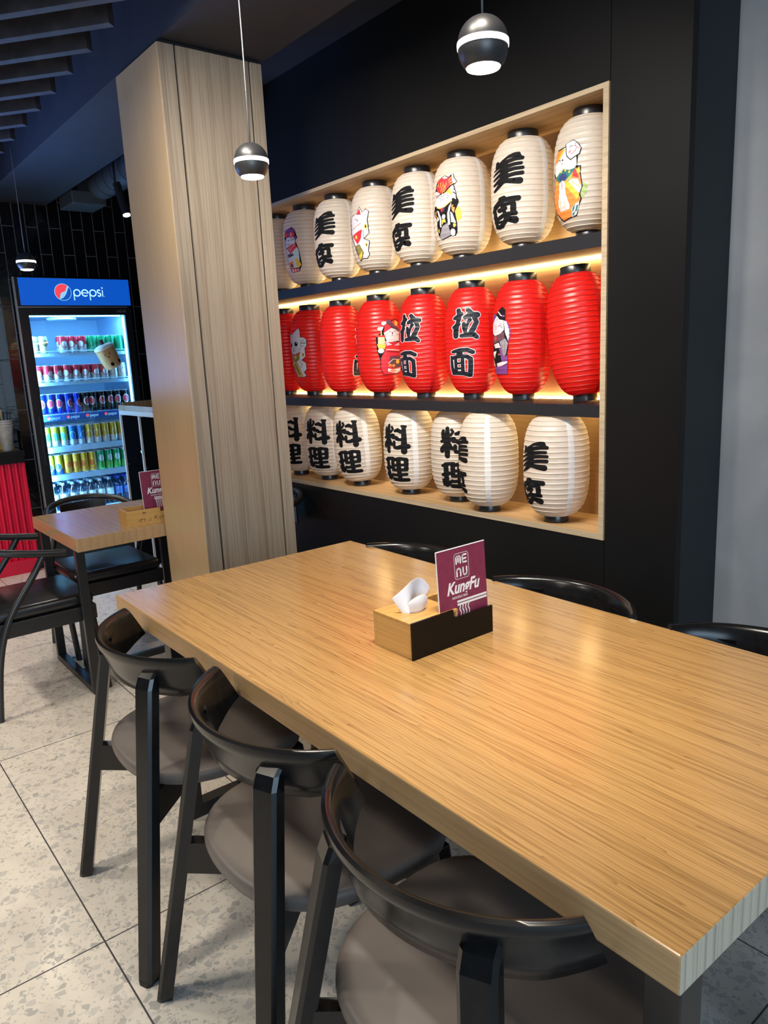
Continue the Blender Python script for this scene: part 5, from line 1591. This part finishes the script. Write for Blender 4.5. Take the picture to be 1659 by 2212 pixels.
for i in range(10):
    for d in range(6):
        blue = i >= 7
        bottle(FX - 0.112 - d * 0.068, ya + (yb_ - ya) * i / 9, 0.405, blue,
               'clear water bottle with deep blue cap on the lowest fridge shelf' if blue else 'clear water bottle with pale cap on the lowest fridge shelf',
               'blue-capped water bottles in the fridge' if blue else 'pale-capped water bottles in the fridge')
b = B()
box(b, XB + 0.05, FX - 0.075, y0 + 0.012, y1 - 0.012, 0.392, 0.4045)
obj('shelf', b, 'fridge_white', fr)

# boba plush hung on the fridge door
pl = thing('plush_toy', 'tan bubble tea plush toy hanging on the glass door of the fridge', 'plush toy', (-5.755, 1.975, 1.548))
pl.rotation_euler = (math.radians(22), 0, 0)
b = B(); lathe(b, [(0.02, -0.102), (0.050, -0.098), (0.063, -0.082), (0.068, -0.04), (0.071, 0.03), (0.071, 0.055), (0.060, 0.062), (0.02, 0.064)], 32)
obj('body', b, 'plush_tan', pl, smooth=True)
b = B(); lathe(b, [(0.066, 0.050), (0.076, 0.058), (0.074, 0.070), (0.055, 0.082), (0.02, 0.088)], 32)
obj('lid', b, 'plush_white', pl, smooth=True)
b = B(); tube(b, [(0, 0, 0.08), (0, 0.004, 0.122)], [0.017, 0.015], 14)
obj('straw', b, 'plush_brown', pl, smooth=True, angle=0.6)
b = B()
def on_body(a, z, r=0.0706):
    return Vector((r * math.cos(a), r * math.sin(a), z))
for a, z in ((0.62, -0.060), (-0.30, -0.062)):
    c = on_body(a, z, 0.0690); nrm = Vector((math.cos(a), math.sin(a), 0)); tt = Vector((-math.sin(a), math.cos(a), 0))
    vs = [b.verts.new(c + nrm * 0.0012 + tt * 0.013 * math.cos(2 * PI * k / 16) + Vector((0, 0, 0.014 * math.sin(2 * PI * k / 16)))) for k in range(16)]
    b.faces.new(vs)
for pts in ([(-0.62, 0.020), (-0.50, 0.014), (-0.62, 0.006)], [(-0.02, 0.024), (-0.16, 0.016), (-0.02, 0.009)], [(-0.42, 0.000), (-0.37, -0.009), (-0.30, -0.002), (-0.23, -0.009), (-0.18, 0.000)]):
    tube(b, [on_body(a, z, 0.0712) for a, z in pts], 0.0022, 6)
obj('face_embroidery', b, 'ink', pl)
b = B(); tube(b, [(-0.06, 0, 0.03), (-0.066, 0, 0.03)], 0.02, 16)
obj('suction_cup', b, 'fridge_white', pl)

# ------------------------------------------------------------------ counter with red ribbed front, cups, sticks
ct = thing('service_counter', 'black counter with bright red ribbed front left of the fridge', 'counter', (0, 0, 0))
obj('worktop', bx(-6.55, -5.835, -1.2, 1.318, 0.865, 0.905), 'counter_black', ct)
obj('carcass', bx(-6.5, -5.90, -1.19, 1.312, 0.0, 0.865), 'counter_black', ct)
obj('fascia', bx(-5.90, -5.845, -1.19, 1.312, 0.815, 0.865), 'counter_black', ct)
b = B()
ribs = 60
poly = []
for k in range(ribs * 6 + 1):
    y = -1.19 + (1.300 + 1.19) * k / (ribs * 6)
    poly.append((-5.872 + 0.013 * math.cos((1.300 - y) / 0.0455 * 2 * PI), y))
vs0 = [b.verts.new((x, y, 0.10)) for x, y in poly]; vs1 = [b.verts.new((x, y, 0.812)) for x, y in poly]
for k in range(len(poly) - 1):
    b.faces.new((vs0[k], vs0[k + 1], vs1[k + 1], vs1[k]))
obj('ribbed_panel', b, 'red_panel', ct, smooth=True)
b = B(); box(b, -5.90, -5.838, -1.19, 1.312, 0.0, 0.10, bevel=0.002); box(b, -5.90, -5.852, 1.300, 1.312, 0.10, 0.812)
obj('plinth', b, 'red_panel', ct)
area('counter_strip_light', (-5.80, 0.95, 0.86), (-5.86, 0.95, 0.3), 0.05, 1.0, 1.6, (1.0, 0.5, 0.5))

cp = thing('cup_stack', 'stack of clear plastic cups standing on the black counter', 'cup', (-5.955, 1.235, 0.9051))
cp.scale = (1.3, 1.3, 1.5)
for k in range(3):
    z = 0.012 * k
    b = B(); lathe(b, [(0.028, z), (0.045, z + 0.118)], 28, cap=False); 
    obj('cup', b, 'cup_plastic', cp, smooth=True)
    b = B(); lathe(b, [(0.044, z + 0.116), (0.048, z + 0.117), (0.048, z + 0.121), (0.044, z + 0.121), (0.044, z + 0.116)], 28, cap=False)
    obj('cup_rim', b, 'cup_rim', cp, smooth=True, angle=0.6)
tag(obj('yellow_box', bx(-6.13, -6.04, 1.12, 1.30, 0.9051, 1.03, bevel=0.002), 'yellow_card'), 'yellow box on the counter behind the plastic cups', 'box')
o0 = None
for k, (dx, dy, tx, ty) in enumerate(((0.01, 0.0, -0.02, 0.01), (-0.01, 0.012, 0.0, 0.035), (0.0, -0.012, 0.02, -0.02), (0.012, 0.014, 0.01, 0.05), (-0.014, -0.004, -0.03, -0.03))):
    b = B(); tube(b, [(-5.955 + dx, 1.235 + dy, 0.945), (-5.955 + dx + tx, 1.235 + dy + ty * 0.7, 1.185)], 0.0032, 8)
    tag(obj('drinking_straw', b, 'straw_black'), 'black straw standing in the plastic cup stack', 'straw', 'black straws in the cups')
for k, (dx, dy) in enumerate(((-0.012, -0.018), (0.004, -0.024), (-0.004, -0.006))):
    b = B(); box(b, -5.955 + dx - 0.003, -5.955 + dx + 0.003, 1.232 + dy * 1.2 - 0.006, 1.232 + dy * 1.2 + 0.006, 0.945, 1.205 - 0.004 * k, bevel=0.001)
    tag(obj('wooden_stick', b, 'stick_wood'), 'flat wooden stirring stick standing in the plastic cup stack', 'stick', 'wooden sticks in the cups')

# ------------------------------------------------------------------ service station beside the fridge
hu = thing('service_station', 'black open service cabinet with white frame and oak top beside the fridge', 'cabinet', (0, 0, 0))
HX0, HX1, HY0, HY1 = -5.51, -4.42, 1.92, 2.40
b = B()
box(b, HX0, HX1, HY0 + 0.03, HY1, 0.06, 1.12)
obj('carcass', b, 'hutch_black', hu)
b = B()
box(b, HX0, HX1, HY0, HY0 + 0.03, 1.118, 1.148); box(b, HX0, HX1, HY0, HY0 + 0.03, 0.0, 0.06)
for x in (HX0 + 0.009, -5.14, -4.775, HX1 - 0.009):
    box(b, x - 0.009, x + 0.009, HY0, HY0 + 0.03, 0.06, 1.118)
obj('face_frame', b, 'hutch_white', hu)
for a, c in ((HX0 + 0.019, -5.150), (-5.130, -4.785), (-4.765, HX1 - 0.019)):
    for z0_, z1_ in ((0.07, 0.40), (0.405, 0.75), (0.755, 1.110)):
        obj('glass_panel', bx(a, c, HY0 + 0.012, HY0 + 0.02, z0_, z1_), 'hutch_black', hu)
obj('worktop', bx(HX0, HX1, HY0, HY1, 1.1485, 1.156), 'hutch_oak', hu)
b = B(); box(b, HX0, HX0 + 0.02, HY0 + 0.03, HY1, 1.156, 1.205); box(b, HX0 + 0.02, HX1, HY1 - 0.02, HY1, 1.156, 1.205)
box(b, HX0, HX1, HY0 + 0.0, HY0 + 0.012, 1.156, 1.186)
obj('gallery_board', b, 'hutch_oak', hu)
b = B()
for x in (-5.14, HX0 + 0.009, -4.775):
    for z in (0.62, 0.86):
        box(b, x - 0.016, x + 0.016, HY0 - 0.004, HY0, z, z + 0.018)
obj('hinge', b, 'chrome', hu)

# ------------------------------------------------------------------ ceiling fittings behind the beam
du = thing('ventilation_duct', 'dark ventilation duct with square outlet box under the ceiling by the column', 'duct', (0, 0, 0))
obj('outlet_box', bx(-5.68, -5.40, 1.74, 1.97, 2.545, 2.63, bevel=0.006), 'duct', du)
b = B(); tube(b, [(-5.40, 1.945, 2.67), (-3.6, 1.945, 2.67)], 0.09, 24)
for k in range(12):
    x = -5.25 + k * 0.14
    tube(b, [(x, 1.945, 2.67), (x + 0.008, 1.945, 2.67)], 0.094, 24)
obj('pipe', b, 'duct', du, smooth=True, angle=0.6)
obj('collar', bx(-5.62, -5.45, 1.80, 1.95, 2.63, 2.772), 'duct', du)
sl = thing('spotlight', 'slim black cylinder spotlight hanging by the column top before the tiles', 'lamp', (-4.76, 1.85, 2.36))
b = B(); tube(b, [(0.004, 0, 0.012), (-0.05, -0.02, 0.20)], 0.024, 20)
obj('housing', b, 'black_metal', sl, smooth=True, angle=0.6)
b = B(); tube(b, [(0.0055, 0, 0.006), (0.004, 0, 0.0118)], 0.021, 20)
obj('lens', b, 'lamp_glow', sl)
b = B(); tube(b, [(-0.045, -0.03, 0.16), (-0.045, -0.03, 0.412)], 0.007, 10)
obj('stem', b, 'black_metal', sl)
